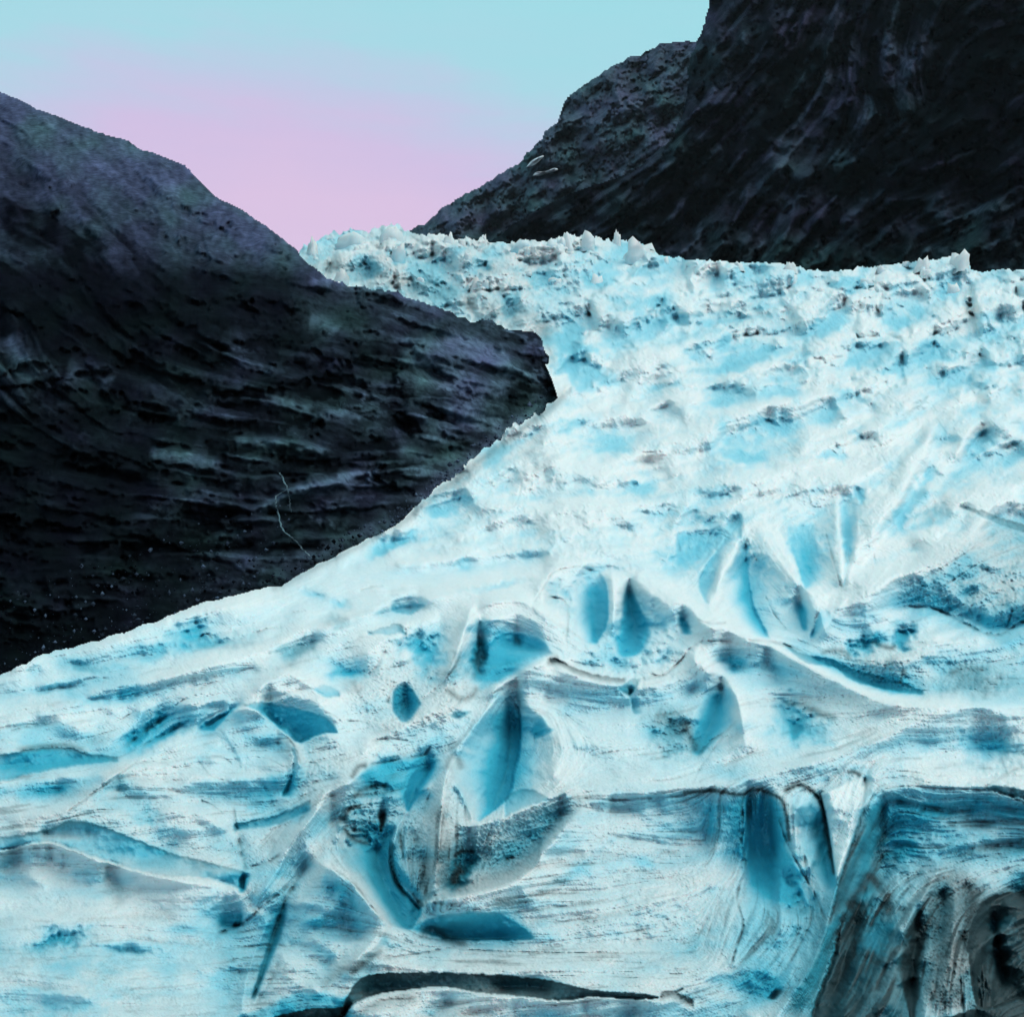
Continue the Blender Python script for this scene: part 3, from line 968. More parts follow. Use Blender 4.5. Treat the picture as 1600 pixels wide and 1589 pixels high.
S.crack([(218, 1167), (258, 1147), (300, 1124)], 3, 12, 0.6)
S.hpit([(372, 1098), (340, 1112), (312, 1128), (308, 1142)], [(384, 1098), (362, 1112), (345, 1128), (330, 1146)], 55, 1.0, 'r', tt=6, blue=0.85, base=.4)
S.crev([(383, 1100), (404, 1097), (426, 1099), (452, 1103), (478, 1111), (511, 1122), (528, 1143)],
       [(383, 1102), (404, 1112), (426, 1128), (448, 1147), (467, 1160), (500, 1148), (528, 1145)], g=1.5, blue=0.66, dirt=0.04, deep=16, dtop=0.4)
S.ridge([(310, 1142), (340, 1116), (390, 1110), (426, 1127), (450, 1147), (466, 1175), (466, 1210), (452, 1245)], -34, 10, 80, pw=0.9)
S.hpit([(452, 1150), (458, 1180), (455, 1210), (440, 1245)], [(470, 1150), (474, 1180), (470, 1212), (462, 1245)], 40, 1.2, 'l', blue=0.5, dirt=0.15)
S.crack([(434, 1140), (436, 1165)], 5, 10, 0.55)
S.crack([(448, 1150), (462, 1168), (470, 1196)], 3, 12, 0.55)
S.wash('blue', [(300, 1120), (420, 1110), (462, 1190), (450, 1250), (380, 1250), (290, 1190)], 0.10, 25)
S.dab('blue', 430, 1235, 40, 18, -15, 0.28)
S.dab('blue', 232, 1280, 30, 14, 10, 0.35)
S.dab('blue', 165, 1250, 50, 20, -20, 0.18)
S.crev([(366, 1286), (400, 1281), (440, 1270), (484, 1249)], [(366, 1298), (400, 1293), (435, 1287), (484, 1266)], g=1.3, blue=0.35, dirt=0.15, dtop=0.4)
S.ridge([(372, 1298), (420, 1291), (470, 1272), (490, 1278)], -16, 4, 26)
S.crack([(372, 1300), (376, 1330), (384, 1362)], 4, 18, 0.4)
S.crack([(364, 1258), (368, 1285), (372, 1300)], 3, 8, 0.35)
S.crack([(388, 1354), (420, 1346), (440, 1332)], 3, 14, 0.7)
S.crack([(310, 1185), (345, 1183), (365, 1195)], 2, 6, 0.4)
S.crack([(308, 1185), (330, 1212), (375, 1225)], 2, 6, 0.3)
# white rib and the cut gullies below it
S.ridge([(560, 1210), (520, 1246), (482, 1284), (445, 1341), (420, 1380), (395, 1420)], -46, 16, 26)
S.hpit([(378, 1362), (372, 1378), (372, 1395)], [(392, 1362), (390, 1378), (380, 1395)], 50, 1.0, 'c', tt=4, blue=0.8)
S.hpit([(345, 1420), (342, 1436), (340, 1456)], [(380, 1420), (378, 1436), (376, 1448)], 34, 1.1, 'r', tt=8, blue=0.7, dirt=0.25)
S.crack([(338, 1460), (360, 1450), (382, 1440), (420, 1408), (455, 1380)], 3.5, 20, 0.75)
S.ridge([(455, 1382), (420, 1398), (396, 1412)], -20, 5, 12)
S.hpit([(446, 1402), (430, 1440), (416, 1480), (404, 1520), (392, 1560)], [(452, 1402), (446, 1440), (434, 1480), (420, 1510), (398, 1560)], 34, 1.0, 'c', tt=20, blue=0.6, dirt=0.2)
S.crack([(482, 1345), (462, 1378), (447, 1405), (430, 1450), (412, 1510), (392, 1570)], 4, 16, 0.5)
S.ridge([(428, 1425), (405, 1470), (385, 1530), (375, 1590)], -30, 14, 10)
S.crack([(436, 1500), (424, 1530), (400, 1570)], 4, 8, 0.45)
S.wash('blue', [(338, 1440), (375, 1460), (372, 1540), (350, 1589), (330, 1589), (350, 1520)], 0.20, 30)
# fan-shaped slab in front of the deep hole
S.ridge([(492, 1345), (520, 1358), (552, 1378), (575, 1406), (604, 1444)], -44, 6, 46, pw=0.9)
S.crack([(520, 1356), (552, 1380), (575, 1408), (602, 1444)], 2.2, 10, 0.6)
S.ridge([(604, 1446), (590, 1475), (560, 1496), (540, 1530)], -26, 20, 8)
S.wash('blue', [(505, 1375), (545, 1385), (590, 1440), (575, 1470), (470, 1445)], 0.22, 18)
S.dab('blue', 525, 1392, 26, 14, 20, 0.3)
S.stroke('dirt', [(500, 1545), (520, 1525), (548, 1510), (575, 1500)], 9, 0.3)
S.stroke('dirt', [(545, 1525), (575, 1500), (600, 1480)], 6, 0.35)
S.cliff([(360, 1590), (420, 1566), (470, 1545), (520, 1552), (552, 1548)], 60, 60, 1.2, 12, blue=0.45, dirt=0.05)
S.crev([(430, 1588), (460, 1580), (490, 1574), (520, 1574), (546, 1572)], [(430, 1590), (460, 1622), (490, 1634), (520, 1616), (546, 1575)], g=1.5, blue=0.2, dirt=0.80, deep=40)
# shallow scoops bottom left
S.hollow(92, 1470, 48, 10, -16, 26, blue=0.55, dirt=0.12)
S.hollow(198, 1486, 30, 7, 6, 18, blue=0.35, dirt=0.12)
S.hollow(258, 1422, 16, 6, 0, 8, dirt=0.15)
S.hollow(186, 1406, 12, 8, 0, 8, dirt=0.15)
S.dab('blue', 120, 1530, 130, 40, 0, 0.18)
# deep hole A
S.hpit([(791, 1082), (762, 1110), (742, 1140), (722, 1172), (704, 1205), (722, 1240), (738, 1284)],
       [(792, 1082), (812, 1110), (814, 1140), (811, 1178), (803, 1210), (793, 1245), (746, 1286)], 150, 1.3, 'r', tt=30, blue=0.95, q=1.6, grey=0.12)
S.crack([(790, 1090), (796, 1130), (795, 1180), (786, 1230)], 4, 12, 0.12)
S.ridge([(791, 1082), (770, 1098), (745, 1130), (720, 1160), (700, 1190)], -26, 26, 5)
S.crev([(790, 1246), (800, 1238), (821, 1232), (840, 1236), (858, 1247)], [(790, 1276), (800, 1270), (814, 1263), (835, 1256), (858, 1249)], g=1.6, blue=0.5, dirt=0.12, dtop=.2)
S.hpit([(842, 1110), (832, 1130), (826, 1150)], [(846, 1110), (856, 1130), (846, 1152)], 20, 1.2, 'c', blue=0.35, dirt=0.2)
S.crev([(836, 1146), (850, 1138), (868, 1138)], [(836, 1154), (850, 1150), (868, 1139)], g=1.2, blue=0.4, dirt=0.1)
# pinnacles between the holes
S.ridge([(706, 1180), (700, 1200), (692, 1240), (688, 1290), (684, 1350)], -55, 12, 16)
S.ridge([(704, 1222), (716, 1232), (730, 1260), (740, 1284)], -46, 9, 5)
S.stroke('dirt', [(697, 1205), (704, 1184), (716, 1186), (722, 1205)], 6, 0.4)
S.ridge([(695, 1278), (715, 1286), (740, 1289), (780, 1274), (813, 1259), (873, 1241), (906, 1222)], -40, 3, 34)
S.stroke('dirt', [(640, 1290), (655, 1330), (665, 1380), (672, 1410)], 12, 0.28)
S.stroke('dirt', [(690, 1250), (690, 1320), (700, 1390)], 18, 0.24)
S.wash('dirt', [(700, 1300), (780, 1300), (870, 1250), (910, 1255), (845, 1330), (790, 1375), (700, 1395), (670, 1350)], 0.2, 14)
S.hollow(722, 1362, 34, 12, -50, 46, blue=0.75)
S.dab('dirt', 714, 1366, 10, 6, -50, 0.8)
S.stroke('dirt', [(708, 1338), (722, 1330), (744, 1330)], 3, 0.6)
# deep hole B with lumps hanging in its mouth
S.hpit([(540, 1285), (528, 1312), (534, 1340), (547, 1371), (573, 1408), (606, 1442), (632, 1452)],
       [(622, 1285), (612, 1312), (612, 1340), (622, 1378), (648, 1408), (658, 1425), (640, 1452)], 120, 0.8, 'r', tt=10, blue=0.85, q=0.8, grey=0.15, base=0.15)
S.ridge([(628, 1276), (616, 1320), (618, 1350), (632, 1385), (660, 1418)], -50, 5, 24)
S.stroke('dirt', [(614, 1310), (612, 1345), (624, 1385), (640, 1405)], 4, 0.6)
S.stroke('dirt', [(652, 1405), (660, 1418)], 5, 0.7)
S.hollow(562, 1288, 22, 24, 0, -60, p=1.6, blue=0.12, dirt=0.16)
S.hollow(585, 1305, 12, 18, 10, -40, p=1.4, blue=0.3)
S.hpit([(588, 1264), (590, 1280), (592, 1300)], [(606, 1264), (604, 1280), (598, 1300)], 70, 0.8, 'c', tt=5, dirt=0.9, blue=0.3)
S.stroke('dirt', [(535, 1284), (548, 1262), (566, 1260)], 4, 0.6)
S.stroke('dirt', [(537, 1290), (546, 1305), (560, 1314), (580, 1318)], 4, 0.6)
S.stroke('dirt', [(545, 1250), (565, 1235), (585, 1228), (610, 1228)], 5, 0.5)
S.ridge([(500, 1262), (520, 1240), (550, 1222), (600, 1222), (625, 1240)], -40, 22, 6)
S.hollow(590, 1240, 26, 10, -10, 26, blue=0.4, dirt=0.15)
S.hpit([(660, 1190), (640, 1218), (632, 1240), (634, 1268)], [(682, 1188), (672, 1214), (656, 1236), (640, 1268)], 60, 0.7, 'c', tt=8, blue=0.85)
S.wash('blue', [(570, 1200), (640, 1182), (682, 1188), (660, 1235), (632, 1250), (620, 1230), (560, 1215)], 0.35, 8)
S.stroke('dirt', [(548, 1218), (560, 1198), (576, 1196)], 4.5, 0.6)
S.crack([(575, 1195), (625, 1186), (660, 1180), (674, 1163)], 2.5, 14, 0.5)
S.crack([(577, 1158), (610, 1154), (640, 1158)], 3, 10, 0.45)
# rough step under the saddle, smooth apron below
S.crev([(662, 1398), (700, 1380), (739, 1372), (795, 1356), (832, 1330), (845, 1310)], [(662, 1408), (700, 1402), (739, 1394), (795, 1378), (836, 1350), (845, 1322)],
       g=0.9, blue=0.12, dirt=0.16)
S.ridge([(664, 1410), (739, 1395), (795, 1380), (838, 1352), (846, 1322), (873, 1293), (914, 1256)], -26, 3, 60)
S.crack([(672, 1408), (700, 1414), (748, 1420)], 2.5, 8, 0.6)
S.crack([(700, 1420), (740, 1421), (752, 1419)], 1.8, 5, 0.6)
S.crack([(680, 1402), (690, 1410), (720, 1412)], 1.8, 5, 0.5)
S.crev([(640, 1446), (680, 1432), (717, 1426), (776, 1426), (813, 1445), (836, 1465)], [(640, 1450), (680, 1462), (717, 1468), (776, 1468), (813, 1468), (836, 1467)],
       g=0.8, blue=0.4, dirt=0.05, dtop=.2)
S.dab('blue', 785, 1450, 40, 14, 0, 0.45)
S.stroke('dirt', [(652, 1458), (680, 1452), (700, 1466), (735, 1476)], 7, 0.55)
S.crack([(700, 1482), (780, 1486), (860, 1488), (960, 1489), (1050, 1488)], 2.2, 8, 0.5)
S.crack([(575, 1500), (650, 1490), (720, 1478)], 3, 8, 0.4)
S.crack([(840, 1505), (930, 1500), (1010, 1505)], 1.6, 5, 0.35)
# bottom crevasse
S.crev([(535, 1575), (543, 1556), (565, 1527), (610, 1519), (702, 1519), (776, 1523), (851, 1530), (925, 1545), (999, 1552), (1036, 1556), (1066, 1544)],
       [(535, 1585), (554, 1567), (591, 1552), (647, 1545), (691, 1541), (747, 1550), (814, 1556), (880, 1563), (925, 1557), (1017, 1560), (1066, 1546)],
       g=2.4, blue=0.35, dirt=0.62, deep=50, dtop=.2)  # dark slot: its shade is painted into the colour
S.cliff([(1030, 1550), (1048, 1546), (1065, 1552), (1085, 1562)], 8, 10, 1.6, 4, dirt=0.6)
S.stroke('dirt', [(545, 1589), (600, 1566), (660, 1556)], 10, 0.28)
# right foreground: blue scarp
S.crack([(905, 1247), (960, 1250), (1020, 1246), (1064, 1243), (1072, 1237)], 2.4, 12, 0.6)
S.cliff([(920, 1262), (1020, 1248), (1068, 1238), (1113, 1235), (1157, 1240), (1180, 1233), (1200, 1238), (1222, 1250)], 120, 170, 0.85, 150, blue=0.0, taper_r=20)
S.stroke('dirt', [(1070, 1238), (1113, 1235), (1157, 1241), (1179, 1233), (1198, 1237), (1220, 1248), (1228, 1268), (1233, 1312)], 3.6, 0.8, False)
S.wash('blue', [(1165, 1250), (1215, 1250), (1232, 1320), (1255, 1380), (1230, 1410), (1165, 1365)], 0.5, 14)
S.wash('blue', [(1090, 1250), (1165, 1250), (1165, 1340), (1060, 1360), (1000, 1370), (1010, 1340), (1100, 1320)], 0.28, 20)
S.wash('blue', [(1165, 1360), (1260, 1400), (1280, 1470), (1240, 1560), (1160, 1540), (1150, 1450)], 0.26, 24)
S.dab('blue', 1205, 1530, 40, 22, 10, 0.25)
S.dab('blue', 1090, 1470, 60, 26, 0, 0.2)
S.hpit([(1160, 1256), (1163, 1320), (1166, 1380), (1168, 1440)], [(1222, 1256), (1238, 1320), (1262, 1380), (1290, 1450)], 30, 1.0, 'c', tt=30, tb=60, blue=0.12)
S.crack([(1161, 1252), (1160, 1290), (1159, 1319), (1165, 1352), (1152, 1400), (1161, 1445), (1150, 1482), (1139, 1519)], 2.6, 18, 0.8)
S.ridge([(1161, 1252), (1159, 1319), (1165, 1352), (1152, 1400), (1161, 1445), (1139, 1519)], -16, 3, 40)
S.hpit([(1232, 1232), (1238, 1270), (1246, 1310), (1270, 1360), (1296, 1400)], [(1268, 1232), (1288, 1262), (1294, 1308), (1303, 1352), (1308, 1400)], 60, 1.2, 'r', tt=10, tb=30, blue=0.5, q=0.5)
S.stroke('dirt', [(1228, 1234), (1250, 1226), (1274, 1240), (1287, 1260), (1294, 1308), (1304, 1362)], 4.5, 0.85, False)
S.crack([(1215, 1275), (1232, 1320), (1255, 1365), (1275, 1400), (1290, 1440)], 2.2, 12, 0.55)
S.hollow(1262, 1420, 22, 50, -15, 26, dirt=0.2)
S.hollow(1030, 1420, 60, 26, -12, -16)
S.ridge([(930, 1440), (1020, 1415), (1100, 1390), (1148, 1372)], -12, 20, 26)
# small cave
S.hpit([(1216, 1541), (1206, 1550), (1200, 1562)], [(1222, 1541), (1224, 1550), (1212, 1562)], 30, 0.7, 'c', tt=4, dirt=0.8, blue=0.2)
S.ridge([(1212, 1540), (1250, 1542), (1262, 1550)], -10, 4, 10)
# white wedge
w_, d_ = S.poly([(1283, 1240), (1346, 1216), (1346, 1260), (1328, 1322), (1309, 1372), (1303, 1350), (1296, 1300)], 4)
ins_ = sst(-1.5, 1.5, d_)
S.D[w_] += ins_ * (-30 - 0.10 * (S.V[w_] - 1216) + 0.5 * (S.U[w_] - 1312))
wedge = np.zeros_like(S.U)
wedge[w_] = ins_
BL[w_] *= 1 - 0.85 * ins_
S.stroke('dirt', [(1322, 1206), (1335, 1206), (1347, 1213)], 3.5, 0.75)
S.hpit([(1348, 1212), (1346, 1240), (1342, 1262)], [(1362, 1212), (1364, 1230), (1350, 1262)], 50, 0.8, 'l', tt=4, dirt=0.55, blue=0.1)
# right block: top lip, combed front, side face, spine
S.crack([(1352, 1258), (1376, 1236), (1413, 1228), (1465, 1231), (1531, 1234), (1572, 1242), (1620, 1262)], 2.0, 10, 0.55)
S.cliff([(1340, 1250), (1376, 1236), (1413, 1228), (1465, 1231), (1531, 1234), (1572, 1242), (1800, 1280)], 130, 150, 0.85, 40, blue=0.06)
S.ridge([(1350, 1252), (1336, 1305), (1310, 1378), (1299, 1420), (1287, 1464), (1266, 1514), (1230, 1564), (1200, 1610)], -20, 16, 12, taper=0.05)
S.hpit([(1352, 1250), (1330, 1320), (1308, 1390), (1296, 1450)], [(1378, 1250), (1374, 1320), (1368, 1390), (1360, 1450)], 70, 1.0, 'l', tt=12, tb=40, blue=0.2, dirt=0.42, q=.6)
S.stroke('dirt', [(1382, 1262), (1380, 1300), (1372, 1335), (1366, 1370), (1384, 1400), (1390, 1440)], 9, 0.5)
S.stroke('dirt', [(1362, 1360), (1335, 1405), (1322, 1420)], 10, 0.45)
S.hpit([(1335, 1395), (1312, 1450), (1296, 1510), (1272, 1570), (1262, 1640)], [(1394, 1395), (1400, 1440), (1430, 1510), (1440, 1570), (1430, 1640)],
       110, 0.8, 'l', tt=40, tb=4, blue=0.35, dirt=0.52, q=0.35, base=0.1)
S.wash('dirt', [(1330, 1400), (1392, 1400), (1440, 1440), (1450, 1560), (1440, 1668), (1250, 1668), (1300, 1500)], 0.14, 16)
S.dab('blue', 1365, 1465, 26, 20, -30, 0.75)
S.dab('blue', 1338, 1520, 22, 16, 0, 0.6)
S.dab('dirt', 1365, 1465, 26, 18, -30, -0.4)
S.dab('dirt', 1350, 1405, 18, 8, -20, -0.3)
S.dab('blue', 1415, 1270, 60, 12, 0, 0.32)
S.dab('blue', 1412, 1320, 22, 26, 30, 0.4)
S.dab('blue', 1500, 1290, 60, 30, 0, 0.12)
S.crack([(1378, 1314), (1392, 1314), (1404, 1318)], 2, 8, 0.8)
S.crack([(1376, 1330), (1398, 1330)], 1.6, 8, 0.7)
S.crack([(1374, 1356), (1400, 1352)], 1.6, 8, 0.6)
S.crack([(1400, 1266), (1430, 1270), (1448, 1262)], 2.2, 6, 0.45)
S.crack([(1475, 1288), (1492, 1290)], 1.6, 5, 0.6)
# second buttress and the black hollow beside it
S.ridge([(1478, 1345), (1455, 1375), (1436, 1412), (1424, 1440), (1412, 1470)], -34, 14, 30, taper=0.1)
S.hpit([(1438, 1405), (1420, 1440), (1408, 1475), (1404, 1520), (1420, 1589), (1420, 1640)], [(1446, 1405), (1450, 1440), (1450, 1475), (1446, 1520), (1430, 1589), (1424, 1640)], 40, 1, 'c', tt=20, dirt=0.6, blue=0.1)
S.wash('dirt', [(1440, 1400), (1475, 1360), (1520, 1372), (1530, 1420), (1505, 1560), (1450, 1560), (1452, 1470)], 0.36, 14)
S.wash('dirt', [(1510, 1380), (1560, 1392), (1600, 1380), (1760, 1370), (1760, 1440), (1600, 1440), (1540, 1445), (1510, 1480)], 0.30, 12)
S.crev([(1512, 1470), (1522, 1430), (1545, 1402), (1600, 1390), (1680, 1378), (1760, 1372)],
       [(1512, 1474), (1522, 1560), (1545, 1575), (1600, 1562), (1680, 1580), (1760, 1590)], g=1.5, blue=0.05, dirt=0.72, deep=40, dtop=.25)  # shade of the hollow painted near-black
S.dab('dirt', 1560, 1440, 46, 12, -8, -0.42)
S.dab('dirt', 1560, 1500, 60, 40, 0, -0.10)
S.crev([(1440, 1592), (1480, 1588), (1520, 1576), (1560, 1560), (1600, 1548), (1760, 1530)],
       [(1440, 1594), (1480, 1668), (1520, 1668), (1560, 1668), (1600, 1668), (1760, 1668)], g=1.2, blue=0.0, dirt=0.95, deep=60)  # black corner, deep shade painted in
S.crev([(1536, 1231), (1560, 1226), (1600, 1234), (1660, 1240)], [(1536, 1233), (1560, 1238), (1600, 1248), (1660, 1252)], g=1.8, blue=0.4, dirt=0.5)
S.crack([(1536, 1231), (1560, 1216), (1580, 1204), (1600, 1196)], 3.5, 10, 0.5)
# middle: double pit
S.hpit([(905, 888), (896, 910), (900, 940), (902, 975), (912, 1006)], [(932, 888), (946, 910), (950, 940), (948, 975), (930, 1008)], 90, 1.0, 'r', tt=16, blue=0.9, q=1.2)
S.hollow(868, 930, 20, 26, 0, 26, p=1.4, blue=0.3, dirt=0.12)
S.crack([(832, 942), (850, 918), (864, 895), (900, 886), (930, 892)], 2.4, 12, 0.5)
S.crack([(850, 932), (880, 938), (888, 960), (884, 1005)], 2.4, 10, 0.4)
S.hpit([(978, 908), (972, 940), (968, 975), (960, 1005), (968, 1030)], [(984, 908), (1000, 950), (1016, 985), (1010, 1010), (988, 1030)], 80, 0.8, 'c', tt=14, tb=10, blue=0.9, q=0.9)
S.crack([(980, 912), (984, 950), (996, 980)], 3, 8, 0.12)
S.ridge([(955, 890), (958, 930), (958, 985)], -34, 9, 9)
S.hollow(990, 1000, 70, 42, 0, 34, blue=0.18)
S.ridge([(858, 1033), (875, 1028)], -6, 5, 5, dirt=0.6)
S.cliff([(852, 1030), (872, 1030), (905, 1046), (945, 1056), (980, 1058)], 6, 8, 2.0, 6, dirt=0.55)
S.crack([(856, 1026), (880, 1036), (912, 1050), (940, 1056)], 3, 12, 0.65)
S.crack([(1010, 1050), (1034, 1056), (1060, 1036), (1083, 1010), (1105, 1002), (1150, 1002)], 2.4, 14, 0.55)
S.ridge([(860, 1034), (920, 1062), (1000, 1070)], -22, 4, 60)
S.hpit([(1058, 953), (1060, 975), (1066, 992)], [(1064, 953), (1076, 975), (1084, 992)], 30, 0.8, 'c', tt=8, blue=0.7, dirt=0.1)
S.crev([(968, 1075), (985, 1062), (1000, 1060)], [(968, 1078), (985, 1086), (1000, 1062)], g=1.2, blue=0.4, dirt=0.3)
S.hpit([(980, 1070), (984, 1092), (990, 1116)], [(992, 1070), (996, 1092), (1006, 1116)], 24, 0.8, 'l', tt=5, blue=0.4, dirt=0.35)
# fold in front of it
S.ridge([(695, 1070), (710, 1031), (724, 990), (736, 952), (752, 946)], -44, 10, 14)
S.ridge([(728, 990), (746, 972), (780, 968), (812, 978), (850, 1000)], -34, 8, 10)
S.ridge([(740, 954), (770, 942), (805, 938), (830, 946), (870, 978)], -26, 10, 6)
S.hollow(748, 1028, 9, 26, 8, 60, p=1.4, blue=0.5, dirt=0.55)
S.hollow(718, 1040, 16, 30, 18, 20, blue=0.25, dirt=0.3)
S.wash('blue', [(745, 1012), (790, 988), (840, 1000), (858, 1020), (800, 1055), (752, 1068)], 0.45, 10)
S.crev([(744, 1020), (790, 990), (840, 996), (862, 1018)], [(744, 1040), (790, 1040), (820, 1032), (862, 1022)], g=0.8, blue=0.1, dirt=0.06)
S.hollow(808, 1002, 6, 6, 0, 20, dirt=0.5, blue=0.3)
S.dab('blue', 770, 1056, 22, 14, -30, 0.5)
S.ridge([(756, 1090), (790, 1068), (830, 1044), (860, 1030)], -34, 6, 20)
S.crack([(694, 1078), (698, 1060), (715, 1035), (724, 1010)], 3, 12, 0.6)
S.stroke('dirt', [(690, 1078), (702, 1080), (720, 1092), (738, 1086), (748, 1070)], 5, 0.45)
S.crack([(766, 1084), (786, 1076)], 3, 8, 0.55)
S.dab('blue', 762, 982, 26, 8, 5, 0.35)
S.crev([(700, 1116), (716, 1112), (736, 1110)], [(700, 1118), (716, 1122), (736, 1112)], g=1.3, blue=0.4, dirt=0.3)
# blue windows left of the fold
S.crev([(615, 1078), (628, 1068), (640, 1072), (656, 1096)], [(615, 1112), (628, 1128), (640, 1126), (656, 1102)], g=1.3, blue=0.6, dirt=0.05, dtop=.3)
S.crack([(604, 1100), (612, 1078), (610, 1062)], 4, 16, 0.6)
S.hollow(655, 1012, 36, 16, 10, 36, blue=0.5)
S.hollow(672, 1035, 20, 22, 0, 26, blue=0.35)
S.crev([(575, 986), (600, 980), (622, 974), (634, 988)], [(575, 992), (600, 992), (622, 990), (634, 992)], g=1.5, blue=0.45, dtop=.35)
S.crack([(622, 974), (634, 986), (628, 1004), (620, 1010)], 2.4, 14, 0.55)
S.crack([(636, 992), (660, 998)], 2.4, 8, 0.5)
S.crev([(612, 944), (640, 940), (662, 946)], [(612, 956), (640, 960), (662, 948)], g=1.4, blue=0.35, dirt=0.08, dtop=.3)
S.crack([(566, 1060), (584, 1048), (600, 1020), (612, 1010)], 3, 12, 0.4)
S.dab('dirt', 553, 1073, 14, 9, 0, 0.35)
S.hollow(540, 1052, 30, 10, 0, 24, blue=0.5)
S.crev([(490, 1075), (505, 1070), (528, 1078)], [(490, 1078), (505, 1088), (528, 1088)], g=1.4, blue=0.5)
S.ridge([(390, 1082), (430, 1060), (452, 1053), (480, 1070), (520, 1090)], -26, 8, 22)
S.hollow(468, 1018, 34, 12, -30, 26, dirt=0.38, blue=0.2)
S.crack([(430, 1046), (462, 1036), (500, 1026)], 2.5, 8, 0.3)
S.hollow(300, 990, 28, 18, 0, 34, blue=0.4)
S.hollow(250, 1015, 50, 14, -20, 20, blue=0.3)
S.hollow(335, 1008, 26, 10, 0, 26, blue=0.3, dirt=0.15)
S.hollow(375, 1000, 30, 10, -10, 20, blue=0.2, dirt=0.15)
S.crack([(308, 1000), (322, 990), (338, 1006)], 2.5, 12, 0.6)
S.hollow(126, 1042, 36, 8, 10, 22, blue=0.3, dirt=0.2)
S.hollow(535, 945, 16, 6, 0, 16, blue=0.4)
S.hollow(528, 972, 22, 8, 0, 20, blue=0.25, dirt=0.2)
S.hollow(490, 930, 24, 6, 10, 12, blue=0.25)
S.hollow(70, 1080, 60, 8, -8, 16, blue=0.2)
S.hollow(200, 1085, 70, 8, -10, 16, blue=0.25)
for x, y, l, a in [(290, 1095, 40, -25), (120, 1130, 50, -10), (330, 1070, 46, -20), (90, 1100, 40, -8), (200, 1120, 36, -35), (240, 1050, 60, -12),
                   (380, 1050, 40, -20), (420, 985, 44, -14), (560, 1000, 36, -20), (580, 920, 40, -10), (40, 1140, 50, -6), (150, 1062, 44, -4),
                   (460, 960, 40, -18), (520, 1120, 30, 30), (560, 1130, 36, 10), (250, 1195, 60, 12), (330, 1260, 40, 30), (420, 1190, 50, 20)]:
    c_, s_ = math.cos(math.radians(a)), math.sin(math.radians(a))
    S.crack([(x - l * c_ / 2, y - l * s_ / 2), (x, y - 3), (x + l * c_ / 2, y + l * s_ / 2)], 2.2, 9, 0.28)
# right of the pits: white ridges with scoops
S.ridge([(1000, 905), (1060, 940), (1120, 985), (1200, 1010), (1300, 1058), (1400, 1096), (1600, 1108)], -40, 16, 44, taper=0.1)
S.ridge([(1600, 1112), (1480, 1120), (1380, 1150), (1280, 1190), (1180, 1216), (1090, 1226)], -30, 30, 40, taper=0.08)
S.hpit([(1118, 1062), (1096, 1095), (1080, 1130), (1076, 1165), (1086, 1182)], [(1148, 1062), (1152, 1095), (1148, 1125), (1122, 1155), (1090, 1184)], 44, 0.9, 'c', tt=20, tb=6, blue=0.6, dirt=0.08)
S.crack([(1152, 1126), (1130, 1145), (1108, 1160), (1088, 1184)], 2.8, 16, 0.65)
S.stroke('dirt', [(1068, 1122), (1074, 1140), (1082, 1160), (1090, 1178)], 7, 0.45)
S.stroke('dirt', [(1020, 1115), (1050, 1130), (1070, 1150)], 16, 0.3)
S.hollow(1050, 1150, 36, 30, 0, 22, blue=0.2, dirt=0.15)
S.ridge([(1086, 1010), (1088, 1040), (1110, 1060), (1140, 1075), (1154, 1100), (1160, 1150)], -32, 20, 8)
S.hollow(1139, 1036, 22, 14, 25, 16, blue=0.42, dirt=0.06)
S.hollow(1244, 1132, 42, 24, 22, 30, blue=0.40, dirt=0.05)
S.hpit([(1228, 1118), (1232, 1135), (1238, 1158)], [(1258, 1118), (1256, 1135), (1246, 1158)], 36, 0.8, 'c', tt=10, tb=6, blue=0.45, dirt=0.2)
S.dab('blue', 1290, 1150, 30, 20, 0, 0.2)
S.stroke('dirt', [(1222, 1100), (1250, 1100), (1290, 1118), (1312, 1124)], 6, 0.4)
S.hollow(1545, 1168, 44, 36, 0, 18, p=1.3, blue=0.20)
S.stroke('dirt', [(1566, 1150), (1574, 1170), (1560, 1196)], 6, 0.2)
S.crack([(1080, 1228), (1100, 1190), (1146, 1130)], 1.8, 6, 0.35)
S.crack([(1230, 1226), (1270, 1215), (1310, 1200)], 1.8, 6, 0.3)
# dirty furrow and the round holes
S.crev([(1224, 1004), (1257, 1022), (1302, 1030), (1335, 1046), (1391, 1060), (1440, 1078)], [(1224, 1006), (1257, 1034), (1302, 1043), (1335, 1064), (1391, 1079), (1440, 1086)],
       g=1.3, blue=0.4, dirt=0.22, dtop=.2)
S.dab('blue', 1400, 1070, 34, 12, 10, 0.5)
S.crack([(1165, 1000), (1200, 1002), (1240, 1012), (1262, 1024)], 3, 14, 0.55)
S.crack([(1088, 968), (1110, 974), (1136, 973)], 2.6, 12, 0.55)
for x, y, rx, ry, a in [(1411, 1004, 15, 16, 70), (1346, 1012, 17, 13, 44), (1370, 998, 12, 8, 20)]:
    S.hollow(x, y, rx, ry, 0, a, p=2.0, blue=0.62, dirt=0.1)
S.stroke('dirt', [(1358, 1000), (1376, 1008), (1392, 1012), (1402, 1006)], 4, 0.6)
S.stroke('dirt', [(1280, 1022), (1300, 1016), (1322, 1020), (1328, 1034)], 4, 0.5)
S.hollow(1386, 1040, 28, 14, -10, -26, dirt=0.32)
S.stroke('dirt', [(1416, 1060), (1412, 1048), (1406, 1070)], 4, 0.5)
S.hollow(1530, 1066, 54, 15, 4, -22, dirt=0.40, blue=0.12)
S.stroke('dirt', [(1480, 1050), (1510, 1044), (1540, 1046)], 5, 0.35)
S.hollow(1470, 1030, 30, 20, 40, 24, blue=0.2)
